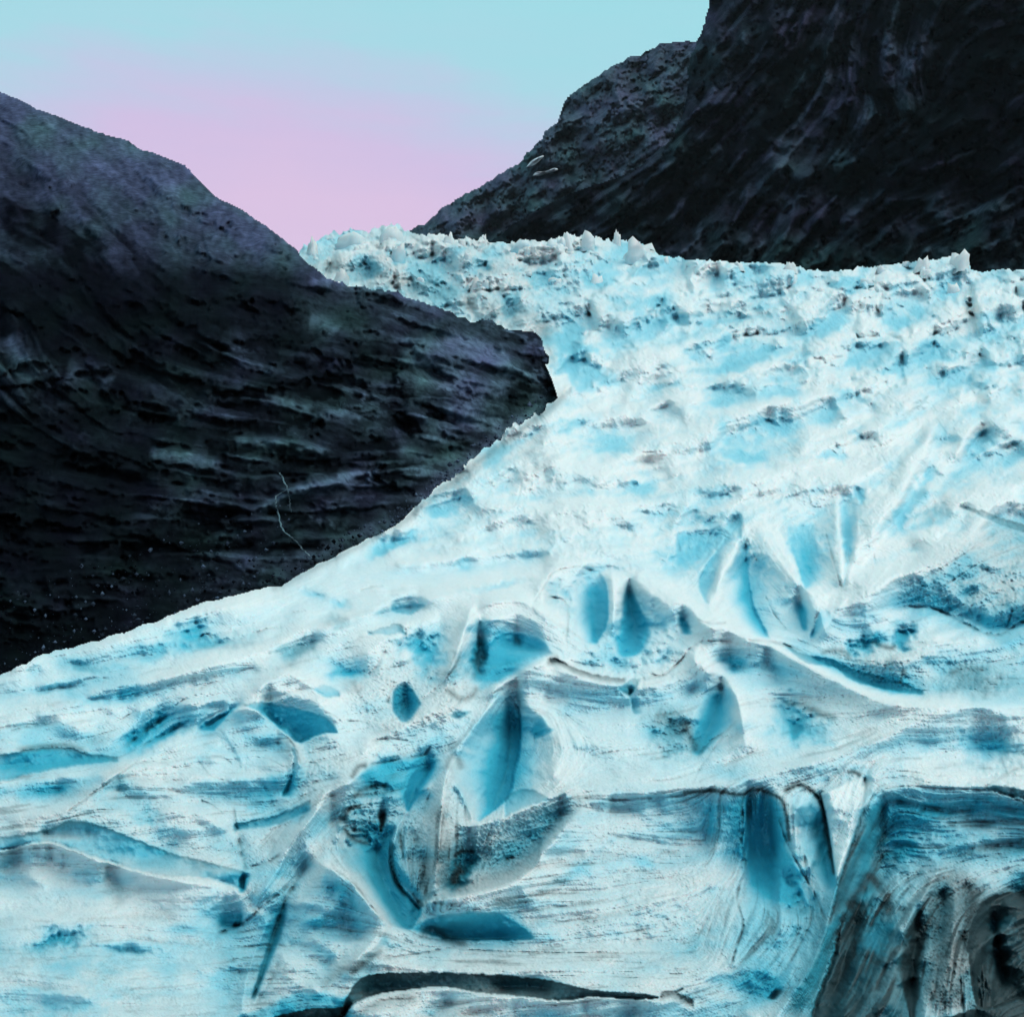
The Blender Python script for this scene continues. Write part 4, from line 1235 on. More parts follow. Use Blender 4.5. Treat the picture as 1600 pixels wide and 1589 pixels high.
# fins and ice walls on the right
S.boost = 0.9
S.cliff([(1056, 830), (1070, 829), (1092, 829), (1129, 818), (1148, 798), (1160, 800)], 40, 30, 1.1, 4, blue=0.38)
S.ridge([(1058, 829), (1092, 829), (1130, 818), (1150, 796)], -30, 14, 3, pw=1.5)
S.crack([(1060, 830), (1060, 850), (1062, 864)], 2, 12, 0.3)
for x in (1078, 1094, 1108, 1122, 1136):
    S.crack([(x + 5 * math.sin(x), 832), (x - 4, 850), (x - 6, 866 + 8 * math.sin(2 * x))], 3, 6, 0.06)
S.hpit([(1140, 830), (1120, 860), (1100, 890), (1092, 915), (1104, 944)], [(1150, 830), (1138, 865), (1116, 905), (1110, 925), (1110, 944)], 50, 0.9, 'l', tt=10, blue=0.4)
S.ridge([(1172, 812), (1154, 845), (1132, 880), (1116, 912), (1110, 950), (1140, 985), (1180, 1004)], -50, 5, 22)
S.hpit([(1168, 815), (1150, 850), (1138, 885), (1130, 915), (1140, 950), (1165, 985), (1180, 1000)], [(1174, 815), (1168, 850), (1168, 885), (1172, 925), (1180, 955), (1196, 985), (1204, 1000)],
       70, 1.4, 'r', tt=20, tb=8, blue=0.62, q=1.2)
S.ridge([(1172, 814), (1201, 850), (1238, 897), (1274, 940), (1290, 990)], -46, 22, 5)
S.hpit([(1238, 812), (1230, 830), (1240, 865), (1250, 895), (1258, 924)], [(1284, 812), (1298, 830), (1300, 865), (1296, 895), (1270, 924)], 80, 1.0, 'l', tt=16, tb=10, blue=0.6, q=0.8)
S.crack([(1290, 832), (1298, 862), (1308, 896), (1317, 922)], 2.6, 16, 0.55)
S.hpit([(1310, 768), (1312, 800), (1314, 850), (1316, 922)], [(1316, 768), (1326, 800), (1334, 850), (1320, 922)], 50, 1.0, 'c', tt=14, tb=12, blue=0.5)
S.ridge([(1300, 770), (1312, 830), (1318, 920), (1300, 980)], -30, 12, 12)
S.ridge([(1338, 780), (1336, 850), (1322, 925)], -26, 5, 24)
S.hpit([(1238, 935), (1240, 950), (1254, 985)], [(1258, 935), (1264, 955), (1262, 985)], 40, 1, 'c', tt=8, blue=0.6)
S.hpit([(1284, 945), (1276, 970), (1266, 998)], [(1306, 945), (1296, 970), (1276, 998)], 44, 0.9, 'l', tt=8, blue=0.55, dirt=0.05)
S.crack([(1282, 946), (1274, 970), (1268, 990)], 2.4, 12, 0.5)
S.hpit([(1330, 756), (1334, 772), (1346, 790)], [(1352, 756), (1352, 772), (1350, 790)], 40, 1, 'c', tt=8, blue=0.55)
S.crack([(1152, 800), (1170, 850), (1185, 880)], 2, 8, 0.3)
S.crack([(1195, 930), (1210, 960), (1230, 985)], 2, 8, 0.35)
S.ridge([(1310, 952), (1390, 908), (1473, 866), (1520, 828), (1550, 800)], -44, 20, 44)
S.ridge([(1352, 840), (1392, 790), (1420, 740), (1440, 690)], -60, 14, 22)
S.ridge([(1420, 850), (1480, 790), (1540, 760), (1600, 790)], -24, 14, 20)
S.hollow(1535, 690, 36, 13, -52, 60, blue=0.55)
S.hollow(1444, 748, 26, 10, -50, 50, blue=0.55)
S.hollow(1411, 803, 28, 10, -42, 44, blue=0.5)
S.hollow(1580, 720, 20, 12, -45, 40, blue=0.35)
S.hollow(1462, 800, 34, 12, -30, 34, dirt=0.2)
S.hollow(1490, 760, 40, 16, -20, 30, dirt=0.1, blue=0.1)
S.crev([(1500, 790), (1530, 796), (1557, 806), (1600, 820), (1700, 850)], [(1500, 792), (1530, 806), (1557, 818), (1600, 832), (1700, 866)], g=1.2, blue=0.3, dirt=0.25, dtop=.3)
S.wash('dirt', [(1400, 930), (1500, 850), (1580, 810), (1760, 840), (1760, 960), (1600, 968), (1500, 950)], 0.16, 30)
S.wash('blue', [(1400, 930), (1500, 850), (1580, 810), (1760, 840), (1760, 980), (1560, 988), (1500, 960)], 0.22, 24)
S.crack([(1385, 954), (1419, 948), (1455, 950), (1484, 962), (1520, 981), (1542, 991), (1564, 991), (1600, 972), (1680, 940)], 3.2, 22, 0.7)
S.cliff([(1385, 930), (1455, 925), (1520, 950), (1560, 965), (1620, 950)], 26, 12, 1.1, 20, blue=0.15)
S.crack([(1420, 975), (1450, 962)], 3, 10, 0.5)
S.crack([(1560, 905), (1585, 925), (1580, 960), (1570, 985)], 2, 10, 0.4)
S.crack([(1450, 900), (1500, 870), (1560, 830)], 2, 10, 0.35)
S.crack([(1470, 920), (1530, 880), (1600, 850)], 2, 10, 0.35)
# scoops of the middle ground
S.boost = 0.6
for x, y, rx, ry, a, amp, b in [
        (999, 765, 28, 11, -28, 50, .6), (954, 694, 26, 14, -10, 44, .45), (777, 712, 26, 11, -25, 40, .45), (702, 789, 36, 13, -22, 44, .55),
        (612, 851, 42, 9, -24, 40, .55), (886, 667, 26, 10, -5, 36, .4), (777, 915, 50, 6, -10, 24, .4), (727, 882, 16, 8, 0, 18, .25),
        (1136, 614, 30, 14, -10, 50, .5), (1223, 614, 34, 12, 10, 46, .45), (1208, 667, 30, 12, 8, 50, .6), (1299, 640, 32, 15, -25, 50, .45),
        (1303, 710, 30, 8, 0, 30, .5), (1129, 667, 15, 9, 0, 30, .4), (1168, 716, 34, 10, 5, 40, .45), (1068, 716, 12, 8, 0, 24, .3),
        (1345, 680, 12, 12, 40, 34, .4), (1045, 497, 18, 12, -30, 40, .55), (1326, 444, 24, 10, 0, 40, .65), (1296, 504, 32, 13, -22, 60, .65),
        (1401, 506, 20, 9, 0, 44, .55), (1435, 486, 10, 8, 0, 30, .55), (1454, 552, 22, 14, 0, 60, .75), (1184, 554, 46, 9, -14, 50, .6),
        (1131, 534, 13, 10, 0, 40, .5), (1139, 577, 30, 10, -10, 46, .5), (1345, 558, 36, 18, -20, 50, .35), (1319, 609, 22, 7, 0, 30, .45),
        (1548, 570, 18, 9, 0, 34, .45), (1214, 661, 26, 12, 0, 40, .4), (1146, 497, 14, 13, 0, 50, .2), (1191, 489, 17, 13, 0, 56, .2),
        (1530, 600, 40, 8, 10, 30, .3), (1480, 590, 30, 8, -20, 30, .25), (574, 416, 20, 13, 0, 50, .75), (621, 396, 9, 16, 0, 40, .55),
        (538, 374, 22, 10, 0, 30, .35), (748, 416, 26, 16, -20, 50, .5), (795, 467, 14, 22, 20, 60, .55), (922, 434, 26, 9, 0, 44, .75),
        (845, 434, 22, 10, 0, 40, .5), (911, 394, 14, 12, 0, 40, .45), (976, 388, 18, 14, 0, 44, .4), (660, 430, 26, 14, 0, 40, .4),
        (700, 450, 30, 14, 0, 40, .35), (1010, 520, 40, 12, -20, 40, .4), (1030, 470, 26, 10, 0, 34, .35), (893, 552, 20, 38, -12, 120, .75),
        (930, 590, 26, 16, 0, 60, .4), (1400, 580, 30, 10, 0, 36, .25), (1560, 500, 20, 18, 0, 40, .2), (1480, 450, 14, 20, 0, 40, .3),
        (1090, 545, 26, 10, -10, 40, .35), (1250, 560, 22, 9, -10, 34, .3), (1250, 720, 24, 12, -30, 30, .3), (1400, 660, 30, 10, -20, 36, .25)]:
    S.hollow(x, y, rx, ry, a, amp, p=1.25, blue=b)
S.dab('dirt', 1146, 497, 13, 12, 0, 0.25)
S.dab('dirt', 1191, 489, 16, 12, 0, 0.32)
S.hollow(858, 716, 42, 26, -10, -60, p=1.3)
S.dab('dirt', 842, 722, 16, 18, 0, 0.22)
S.hollow(838, 730, 14, 16, 0, 34, dirt=0.1, blue=0.2)
S.ridge([(640, 806), (700, 770), (760, 750), (830, 745)], -36, 8, 12)
for x in (725, 745, 768, 800, 815):
    S.crack([(x, 752), (x - 4, 775), (x - 12, 790)], 2.4, 6, 0.06)
# dirty pink snow bank along the rock
S.wash('dirt', [(640, 806), (700, 755), (760, 706), (830, 655), (868, 612), (885, 614), (840, 668), (760, 730), (700, 780)], 0.16, 6)
S.wash('dirt', [(480, 430), (560, 440), (660, 470), (760, 500), (850, 530), (850, 490), (760, 462), (660, 430), (540, 402), (480, 400)], 0.24, 16)
S.wash('dirt', [(835, 500), (860, 505), (862, 560), (845, 560)], 0.2, 10)  # shadowed notch painted dark
S.stroke('dirt', [(430, 918), (500, 882), (620, 822), (680, 772), (740, 727), (840, 652), (880, 622)], 7, 0.30, False)
S.stroke('dirt', [(560, 400), (640, 400), (760, 420), (860, 440)], 40, 0.12)

# far lobes: keep walls of crevasses clean of surface noise
rough = (1 - 0.75 * blur(S.calm, 2))
comb = sst(1270, 1330, U) * sst(1215, 1260, V) * (1 - wedge)
FINE0 = comb * (1.8 * lic_b + 3.5 * lic_c)
S.D += w_near * rough * -6 * ridged(U / 60 + 0.2 * S.warpx, V / 34, 66, 2)
DT += comb * (0.20 * sst(0.2, 1.8, lic_b) + 0.12 * sst(0.2, 1.8, lic_c))
BL += comb * 0.16 * (1 - sst(1420, 1500, V))
FINE = rough * (w_near * 2.4 * fbm(U / 18, V / 10, 61, 4) + 0.9 * w_near * rng.standard_normal(U.shape).astype(np.float32) + 1.0 * lic_a * (0.40 + 0.7 * w_near) + 1.4 * lic_b * (0.4 + 0.8 * w_near) + lic_c * (0.8 + 3.0 * w_near))
stip = rng.random(U.shape).astype(np.float32)
bl_ = (1 - sst(330, 380, U)) * sst(1330, 1390, V)
grit = sst(-0.1, 0.6, fbm(U / 60, V / 40, 63, 4))
bl_ = (1 - sst(330, 380, U)) * sst(1330, 1390, V)
# granular, sun-pitted patches
grain = np.zeros_like(U)
for pl in ([(640, 1270), (700, 1200), (740, 1290), (870, 1245), (915, 1255), (845, 1330), (790, 1375), (670, 1405), (640, 1340)], [(1010, 1110), (1075, 1110), (1095, 1180), (1030, 1180)],
           [(1440, 1390), (1520, 1370), (1510, 1560), (1440, 1560)], [(1300, 1010), (1450, 1010), (1560, 1050), (1560, 1085), (1420, 1080), (1310, 1040)], [(1400, 930), (1500, 850), (1600, 820), (1700, 900), (1600, 965), (1480, 950)],
           [(540, 1225), (620, 1225), (625, 1290), (600, 1320), (540, 1300)], [(430, 1160), (520, 1150), (540, 1220), (480, 1270)], [(560, 1040), (700, 1040), (740, 1090), (640, 1150), (560, 1110)]):
    w_, d_ = S.poly(pl, 24)
    grain[w_] = np.maximum(grain[w_], sst(-12, 12, d_))
gn_ = fbm(U / 5.0, V / 4.2, 67, 3)
BL += w_up * (0.07 + 0.16 * fbm(U / 24, V / 14, 72, 4) + 0.10 * fbm(U / 70, V / 40, 73, 2))
S.dab('blue', 893, 552, 22, 40, -12, 0.35)
S.dab('blue', 925, 588, 30, 20, 0, 0.2)
BL += w_up * (0.05 * np.clip(lic_b, -2, 2) + 0.06 * np.clip(lic_c, -2, 2))
fall_l = w_fall * (1 - sst(820, 1000, U))
gf_ = fbm(U / 6.5, V / 5.5, 70, 3)
DT += fall_l * (0.16 * sst(-0.1, 0.5, gf_) + 0.05)
FINE = FINE + NET + w_up * (1.2 * lic_b + 1.8 * lic_c) + fall_l * 6 * gf_ + w_fall * 3 * gf_
FINE *= 1 - 0.5 * bl_
FINE = FINE + FINE0 + grain * (6 * gn_ - 7 * ridged(U / 17, V / 13, 68, 3))
DT += grain * (0.17 * sst(0.0, 0.5, gn_) + 0.05)
DT += rough * (sst(0.9, 2.6, lic_b + 0.5 * lic_a) * (0.05 + 0.34 * sst(900, 1350, V) * (1 - 0.55 * bl_)) + sst(1.0, 2.6, lic_c) * (0.02 + 0.12 * w_near))
DT += (0.06 + 0.30 * sst(900, 1450, V) * (0.3 + 0.7 * grit)) * sst(0.45, 1.0, stip) * (0.5 + 0.5 * rough)
DT *= 1 - 0.9 * wedge
DT += 0.10 * sst(1050, 1500, V) * (1 - wedge) + 0.05 * w_near * sst(-0.2, 0.6, fbm(U / 120, V / 70, 65, 4))  + 0.05 * sst(1000, 1500, V) * fbm(U / 40, V / 24, 64, 4)
# rounded shoulder where the ice meets the rock
S.D += 40 * np.exp(-np.clip(edge, 0, 80) / 7.0) * np.where(U < 892, 1, 0.7)
w_sm = np.clip(w_fall + w_mid, 0, 1)
S.D = S.D * (1 - w_sm) + gauss(S.D, 0.9) * w_sm
S.D = blur(S.D, 1)
# where several hollows overlap they do not simply add up
Dl_ = gauss(S.D, 26.0)
A_ = 68 + 115 * sst(840, 1080, V)
S.D = Dl_ + A_ * np.tanh((S.D - Dl_) / A_)
# no surface may overhang by more than a little: brows above deep hollows lean back
allow = (0.04 + 0.40 * sst(1080, 1230, V) + 4.0 * np.clip(2.5 * gauss(S.crevm, 2.0), 0, 1) * sst(1250, 1290, V)) * S.step
for sg_ in (3.2, 2.4, 1.6):
    T0_ = lnd_ice(V) * F + S.D
    T_ = T0_.copy()
    for j in range(T_.shape[0] - 2, -1, -1):
        T_[j] = np.maximum(T_[j], T_[j + 1] - np.where(MASK[j + 1], allow[j], 1e6))
    S.D += gauss((T_ - T0_).astype(np.float32), sg_)
steep = gauss(np.clip(1.15 - (-np.gradient(S.D, axis=0) / S.step + S.G) / (0.75 * S.G), 0, 1.2).astype(np.float32), 1.6)
BL += 0.30 * steep * (0.35 + 0.65 * sst(700, 1000, V))  # bluer fresh ice on steep faces, also painted as cyan shade
DT *= 1 - 0.55 * np.clip(steep, 0, 1) * (1 - comb) * (1 - sst(0.3, 0.5, DT))
S.D += FINE + S.Dc
bmx = 0.56 + 0.44 * sst(780, 960, V)
BL[:] = 0.86 * blur(BL, 2)
BL[:] = np.clip(np.where(BL > 0.5 * bmx, bmx - 0.5 * bmx * np.exp(-(BL - 0.5 * bmx) / (0.5 * bmx)), BL), 0, 1)
DT[:] = np.clip(blur(DT, 1) * 0.5 + DT * 0.5, 0, 0.97)

LN_ICE = lnd_ice(V)
glacier = bpy.data.objects.new('glacier', None)
glacier.location = (0, 0, 0)
sc.collection.objects.link(glacier)
tag(glacier, 'white and blue glacier tumbling from an icefall down to crevassed foreground ice', 'glacier', kind='structure')
PIECES = [
    ('ice_slab', [(-160, 1353), (0, 1329), (37, 1320), (74, 1315), (111, 1326), (167, 1345), (222, 1361), (267, 1369), (315, 1370), (376, 1388), (370, 1396), (346, 1440), (340, 1460), (352, 1520), (336, 1680), (-160, 1680)]),
    ('ice_slab', [(-160, 1228), (0, 1221), (40, 1210), (110, 1197), (182, 1190), (215, 1189), (258, 1148), (308, 1141), (345, 1116), (390, 1110), (426, 1127), (448, 1147), (470, 1196), (454, 1246), (400, 1281), (366, 1287), (374, 1310),
                  (382, 1361), (334, 1348), (278, 1335), (222, 1315), (167, 1293), (111, 1282), (74, 1296), (0, 1308), (-160, 1330)]),
    ('ice_slab', [(484, 1345), (520, 1357), (552, 1379), (575, 1407), (603, 1445), (575, 1490), (545, 1524), (535, 1572), (480, 1571), (440, 1580), (392, 1570), (412, 1510), (432, 1445), (448, 1403), (462, 1378)]),
    ('ice_ledge', [(535, 1587), (554, 1567), (591, 1552), (647, 1545), (691, 1541), (747, 1550), (814, 1556), (880, 1563), (925, 1557), (1017, 1560), (1066, 1546), (1100, 1572), (1130, 1680), (535, 1680)]),
    ('ice_apron', [(914, 1256), (960, 1250), (1020, 1246), (1072, 1237), (1113, 1235), (1157, 1241), (1179, 1233), (1198, 1237), (1220, 1248), (1228, 1268), (1234, 1315), (1255, 1365), (1290, 1440), (1284, 1470), (1262, 1522), (1225, 1595),
                   (1200, 1680), (1132, 1680), (1102, 1572), (1066, 1545), (999, 1552), (925, 1545), (851, 1530), (776, 1523), (702, 1519), (610, 1519), (565, 1527), (548, 1526), (577, 1492), (606, 1447), (662, 1409), (739, 1395), (795, 1380), (838, 1351), (846, 1322), (873, 1293)]),
    ('ice_wedge', [(1283, 1240), (1346, 1216), (1346, 1260), (1328, 1322), (1309, 1372), (1303, 1350), (1296, 1300)]),
    ('ice_buttress', [(1350, 1257), (1376, 1236), (1413, 1228), (1465, 1231), (1531, 1234), (1572, 1242), (1770, 1285), (1770, 1690), (1202, 1690), (1227, 1598), (1264, 1522), (1288, 1466), (1304, 1402), (1328, 1331)]),
]
PL = np.zeros(U.shape, np.int32)
PL[V < np.interp(U, [870, 1000, 1200, 1400, 1760], [606, 640, 655, 600, 575]) + 16 * fbm(U / 40, U * 0 + 4.1, 69, 4)] = 1
for q, (nm, pts) in enumerate(PIECES):
    w_, d_ = S.poly(pts, 4)
    PL[w_] = np.where(d_ > 0, q + 2, PL[w_])


def glacier_pieces(fm):
    lab = PL[:-1, :-1]
    return [(nm, fm & (lab == q), glacier) for q, nm in enumerate(['ice_tongue', 'icefall'] + [p[0] for p in PIECES])]


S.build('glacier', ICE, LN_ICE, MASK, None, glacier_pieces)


def carry_on(u0, u1, v0, v1, step, seed):
    """the same ice going on beyond the surveyed window, in coarser facets"""
    E = Sheet(u0, u1, v0, v1, step)
    jj = np.clip((E.V - S.v0) / S.step, 0, S.U.shape[0] - 1).astype(int)
    ii = np.clip((E.U - S.u0) / S.step, 0, S.U.shape[1] - 1).astype(int)
    far = np.hypot(np.clip(np.maximum(S.u[0] - E.U, E.U - S.u[-1]), 0, None), np.clip(E.V - S.v[-1], 0, None))
    Ds, Bs, Ts = gauss(S.D, 2.0), gauss(BL, 3.0), gauss(DT, 3.0)
    k = np.exp(-far / 160.0)
    E.D = Ds[jj, ii] * k + (1 - k) * (90 * fbm(E.U / 120, E.V / 60, seed, 4) - 30 * ridged(E.U / 60, E.V / 30, seed + 9, 3)) + 3.0
    E.attr['blue'] = np.clip(Bs[jj, ii] * k + (1 - k) * (0.28 + 0.25 * fbm(E.U / 90, E.V / 45, seed + 5, 4)), 0, 1)
    E.attr['dirt'] = np.clip(Ts[jj, ii] * k + (1 - k) * 0.15, 0, 1)
    ml = np.interp(E.U, mg[:, 0], mg[:, 1], right=0)
    ml = np.where(E.U < mg[0, 0], mg[0, 1] - 0.42 * (E.U - mg[0, 0]), ml)
    E.build('ice_tongue', ICE, lnd_ice(E.V), (E.V > ml + 4) & (E.V > np.where(E.U > 1000, 424, 0)), glacier)


carry_on(1748, 2300, 400, 1668, 6.0, 811)
carry_on(-760, -146, 1090, 1668, 6.0, 812)
carry_on(-760, 2300, 1664, 1840, 6.0, 813)

# ================================================================== rock walls
ROCK_L = rock_material('left_rock', (0.0035, 0.0038, 0.0045), (0.115, 0.132, 0.155), (0.82, 0.84, 1.30), (0.72, 1.28, 1.15), 0.35, 0.35)
ROCK_R = rock_material('right_rock', (0.003, 0.0033, 0.004), (0.085, 0.095, 0.112), (0.98, 0.84, 1.30), (0.70, 1.28, 1.20), 0.25, 0.12)

LEFTSKY = [(-260, 60), (-120, 96), (0, 143), (20, 150), (60, 170), (100, 185), (140, 200), (170, 212), (195, 216), (220, 232), (260, 246), (290, 258),
           (300, 268), (320, 290), (340, 308), (380, 328), (420, 355), (450, 378), (465, 390), (475, 405), (510, 430), (560, 440),
           (610, 450), (660, 465), (700, 480), (740, 490), (800, 505), (845, 522), (862, 560), (872, 592), (892, 606), (905, 640)]
R = Sheet(-150, 906, 60, 1150, 2.0)
R.setup(13)
R.field('pale', 0.0)
R.field('tint', 0.5)
U, V = R.U, R.V
lk = np.array(LEFTSKY, float)
vt = np.interp(U, lk[:, 0], lk[:, 1])
vm = np.interp(U, mg[:, 0], mg[:, 1])
top_e = V - (vt + 2.2 * fbm(U / 14, U * 0 + 2.2, 7, 4) * np.where(U < 470, 1.0, 1.6) + sst(490, 540, U) * (16 * fbm(U / 36, V / 60, 8, 4) + 4))
maskR = (top_e > 0) & (V < vm + 70)
h_ = np.clip(vm - V, -80, 1200)
lnR = lnd_ice(np.clip(vm, 560, 1160)) + 0.09 + 0.00115 * h_ + 0.0011 * np.clip(470 - V, 0, 400) * (1 - sst(380, 520, U)) + 0.000001 * h_ ** 2 * 0.3
wl = 1 - sst(360, 640, V + 0.1 * U)         # upper grassy ridge, haze also painted into its colour
wr_ = sst(520, 680, U + 0.35 * (V - 600))   # pale slabs beside the ice
# bedding: thin sheets dipping gently right in the cliff, steeper at the upper left
cx = U + 30 * fbm(U / 120, V / 120, 81, 3)
dip = 0.10 + 0.20 * sst(560, 760, U) * (1 - sst(560, 700, V)) + 0.55 * (1 - sst(120, 330, U)) * (1 - sst(520, 640, V)) - 0.10 * sst(700, 860, V)
bed = V - dip * (U - 400) + 26 * fbm(U / 150, V / 90, 82, 3) + 7 * fbm(U / 34, V / 20, 83, 3)


def slabs(b, period, seed, jit=0.75):
    """sawtooth ledges of uneven thickness broken along their length"""
    k = b / period
    n = np.floor(k)
    f = k - n
    brk = fbm(cx / (period * 5.5) + n * 7.7, n * 3.1, seed, 2)
    return f, brk, n


amp = 1.0 - 0.25 * wl
along = (U + dip * V) + 20 * R.warpx
bed2 = bed + 5 * R.warpy
for lx, ly, a, sd in ((170, 62, 80, 91), (80, 26, 46, 92), (38, 12, 15, 93)):
    f1, f2, ox, oy, ra, rb, rc = voronoi(along / lx, bed2 / ly, sd, 1.0)
    R.D += 0.6 * a * amp * ((ra - 0.5) * 1.1 + (rb - 0.65) * 1.5 * oy + (rc - 0.5) * 1.2 * ox)
    face = sst(0.04, 0.22, f2 - f1) * sst(0.62, 0.95, rb)
    R.attr['pale'] += face * (0.26 if lx > 30 else 0.10)
R.D += -60 * ridged(cx / 220, V / 150, 99, 3) - 3 * fbm(U / 16, V / 12, 98, 3)
R.flow([[(230, 715), (420, 760), (560, 740), (640, 730)], [(600, 530), (720, 560), (860, 600)], [(620, 620), (760, 660), (800, 680)],
        [(20, 500), (60, 580), (120, 640)], [(120, 560), (200, 620), (320, 650)], [(60, 220), (160, 330), (260, 420)], [(300, 300), (400, 380), (470, 420)],
        [(380, 630), (480, 640), (560, 680)], [(100, 860), (300, 850), (460, 840)], [(500, 480), (600, 480), (700, 520)], [(200, 450), (300, 520), (420, 560)]], (1, 0.2), 140)
rl = R.lic(16, 201, 0.7)
rl2 = R.lic(26, 202, 1.5)
rl3 = R.lic(24, 203, 1.7, 2)
jl = R.scatter(9000, 911, lambda x, y, r: 26 + 90 * r.random() ** 1.5, lambda x, y: 13, lambda x, y, r: (1 if r.random() < 0.5 else -1) * (14 + 34 * r.random()), (), (), maskR, bend=0.35)
jx = R.scatter(1400, 912, lambda x, y, r: 24 + 60 * r.random(), lambda x, y: 30, lambda x, y, r: -(12 + 26 * r.random()), (), (), maskR, bend=1.4)
fac = R.crests(jl + jx, c=1, sig=0.8)
R.D += -0.5 * fac * (1 - 0.45 * wl)
led2, led3 = sst(0.45, 0.75, rl2), sst(0.5, 0.72, rl3 + 0.18 * rl2)
R.D += 0.6 * rl - 8.0 * led2 - 18.0 * led3 * (1 - 0.6 * wl) - 4.0 * rl3
pale = R.attr['pale']
pale += 0.55 * led3 * (0.5 + 0.5 * led2) + 0.22 * led2 + 0.10 * sst(2, 22, fac)
pale *= 0.25 + 0.75 * sst(-0.15, 0.4, fbm(U / 110, V / 70, 84, 3))
pale += 0.10 * sst(0.4, 2.2, rl2) + 0.06 * sst(0.6, 2, rl)
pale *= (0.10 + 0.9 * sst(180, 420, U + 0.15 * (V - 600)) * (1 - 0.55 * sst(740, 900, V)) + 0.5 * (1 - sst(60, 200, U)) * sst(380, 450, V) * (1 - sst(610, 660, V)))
pale[...] = np.where(wl > 0.01, pale * (1 - wl) + wl * (0.78 * (1 - sst(0, 210, V - vt)) + 0.14 + 0.22 * fbm(U / 40, V / 34, 86, 4) + 0.04 * rl2 + 0.16 * led3 + 0.14 * sst(0, 22, fac) - 0.10), pale)  # haze painted in: paler towards the skyline
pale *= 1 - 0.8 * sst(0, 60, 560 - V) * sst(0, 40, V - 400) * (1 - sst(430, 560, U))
for pts, w_, vv in [([(230, 708), (300, 716), (350, 728)], 8, 0.55), ([(360, 688), (440, 692), (520, 706)], 7, 0.5), ([(400, 800), (450, 770), (520, 752), (560, 750)], 7, 0.6),
                    ([(620, 560), (690, 545), (760, 560), (820, 590)], 22, 0.32), ([(640, 590), (720, 600), (800, 612)], 14, 0.35), ([(690, 650), (740, 660), (790, 668)], 13, 0.4),
                    ([(690, 530), (730, 535), (800, 560)], 12, 0.35), ([(480, 500), (510, 505), (530, 520)], 12, 0.35), ([(12, 520), (30, 560), (50, 600)], 14, 0.45),
                    ([(100, 580), (150, 590), (175, 605)], 16, 0.3), ([(420, 625), (460, 634), (490, 640)], 9, 0.4), ([(525, 745), (570, 742), (585, 752)], 8, 0.45),
                    ([(500, 860), (560, 838), (620, 812)], 12, 0.35), ([(640, 795), (720, 735), (800, 676), (868, 618)], 14, 0.5), ([(480, 440), (540, 440), (590, 452)], 8, 0.5),
                    ([(460, 872), (500, 866), (520, 860)], 8, 0.35), ([(620, 700), (680, 720), (720, 712)], 10, 0.25)]:
    R.stroke('pale', pts, w_, vv * 1.3)
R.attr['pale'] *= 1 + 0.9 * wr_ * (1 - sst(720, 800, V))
R.attr['pale'] = np.clip(R.attr['pale'] * (0.75 + 0.5 * R.warpx * 0.5), 0, 1)
R.attr['tint'] = np.clip(0.45 - 0.25 * wl + 0.9 * fbm(U / 90, V / 70, 85, 3), 0, 1)  # bluer on the upper ridge, part of its painted haze
# long lit brows and shadowed clefts
for pts, a, w1, w2 in [([(230, 704), (340, 722), (430, 735), (560, 742)], -44, 4, 16), ([(360, 684), (450, 690), (540, 712)], -36, 4, 12), ([(380, 806), (450, 776), (520, 756), (570, 746)], -44, 14, 4),
                       ([(600, 540), (700, 560), (790, 600), (850, 622)], -50, 4, 24), ([(620, 610), (720, 625), (820, 640)], -40, 4, 18), ([(700, 640), (760, 660), (800, 676)], -36, 4, 16),
                       ([(640, 500), (740, 525), (830, 560)], -40, 4, 16), ([(300, 560), (400, 590), (500, 600)], -40, 5, 22), ([(40, 480), (80, 560), (130, 620)], -50, 14, 30),
                       ([(100, 640), (200, 650), (300, 660)], 60, 10, 30), ([(420, 590), (520, 600), (600, 640), (660, 700)], 60, 20, 30)]:
    R.ridge(pts, a, w1, w2, taper=0.2)
R.D += 60 * np.exp(-np.clip(top_e, 0, 80) / 9.0)
R.D = blur(R.D, 1) * (0.15 + 0.85 * sst(-20, 90, h_ * np.where(U < 860, 1, 2)))
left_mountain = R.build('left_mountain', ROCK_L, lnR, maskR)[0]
tag(left_mountain, 'dark layered rock wall and blue-grey ridge left of the glacier', 'mountain', kind='structure')

# ---- right side: far ridge and near cliff
RIDGE = [(560, 420), (600, 385), (640, 361), (680, 336), (690, 323), (740, 296), (790, 266), (815, 251), (822, 238), (845, 220), (850, 205), (870, 190), (880, 160), (890, 148),
         (912, 132), (930, 120), (965, 97), (1000, 85), (1030, 68), (1090, 62), (1140, 50), (1240, 20)]
Q = Sheet(560, 1240, 16, 470, 2.0)
Q.setup(17)
Q.field('pale', 0.0)
Q.field('tint', 0.5)
U, V = Q.U, Q.V
rk = np.array(RIDGE, float)
vt = np.interp(U, rk[:, 0], rk[:, 1])
te = V - (vt + 7.0 * fbm(U / 20, U * 0 + 5.2, 27, 4))
lnQ = math.log(1150) + 0.0006 * (1000 - U) + 0.0009 * (420 - V)
dg = (U + V) / 1.414
dn = (V - U) / 1.414
Q.D += -70 * ridged(dg / 100, dn / 190, 111, 3) - 12 * ridged(dg / 36, dn / 60, 112, 3)
for lx, ly, a, sd in ((50, 90, 40, 116), (22, 40, 22, 117), (11, 18, 9, 118)):
    f1, f2, ox, oy, ra, rb, rc = voronoi((dg + 8 * Q.warpx) / lx, (dn + 12 * Q.warpy) / ly, sd, 1.0)
    Q.D += a * ((ra - 0.5) + (rb - 0.5) * 1.4 * ox + (rc - 0.5) * 1.2 * oy + 0.4 * (1 - sst(0, 0.2, f2 - f1)))
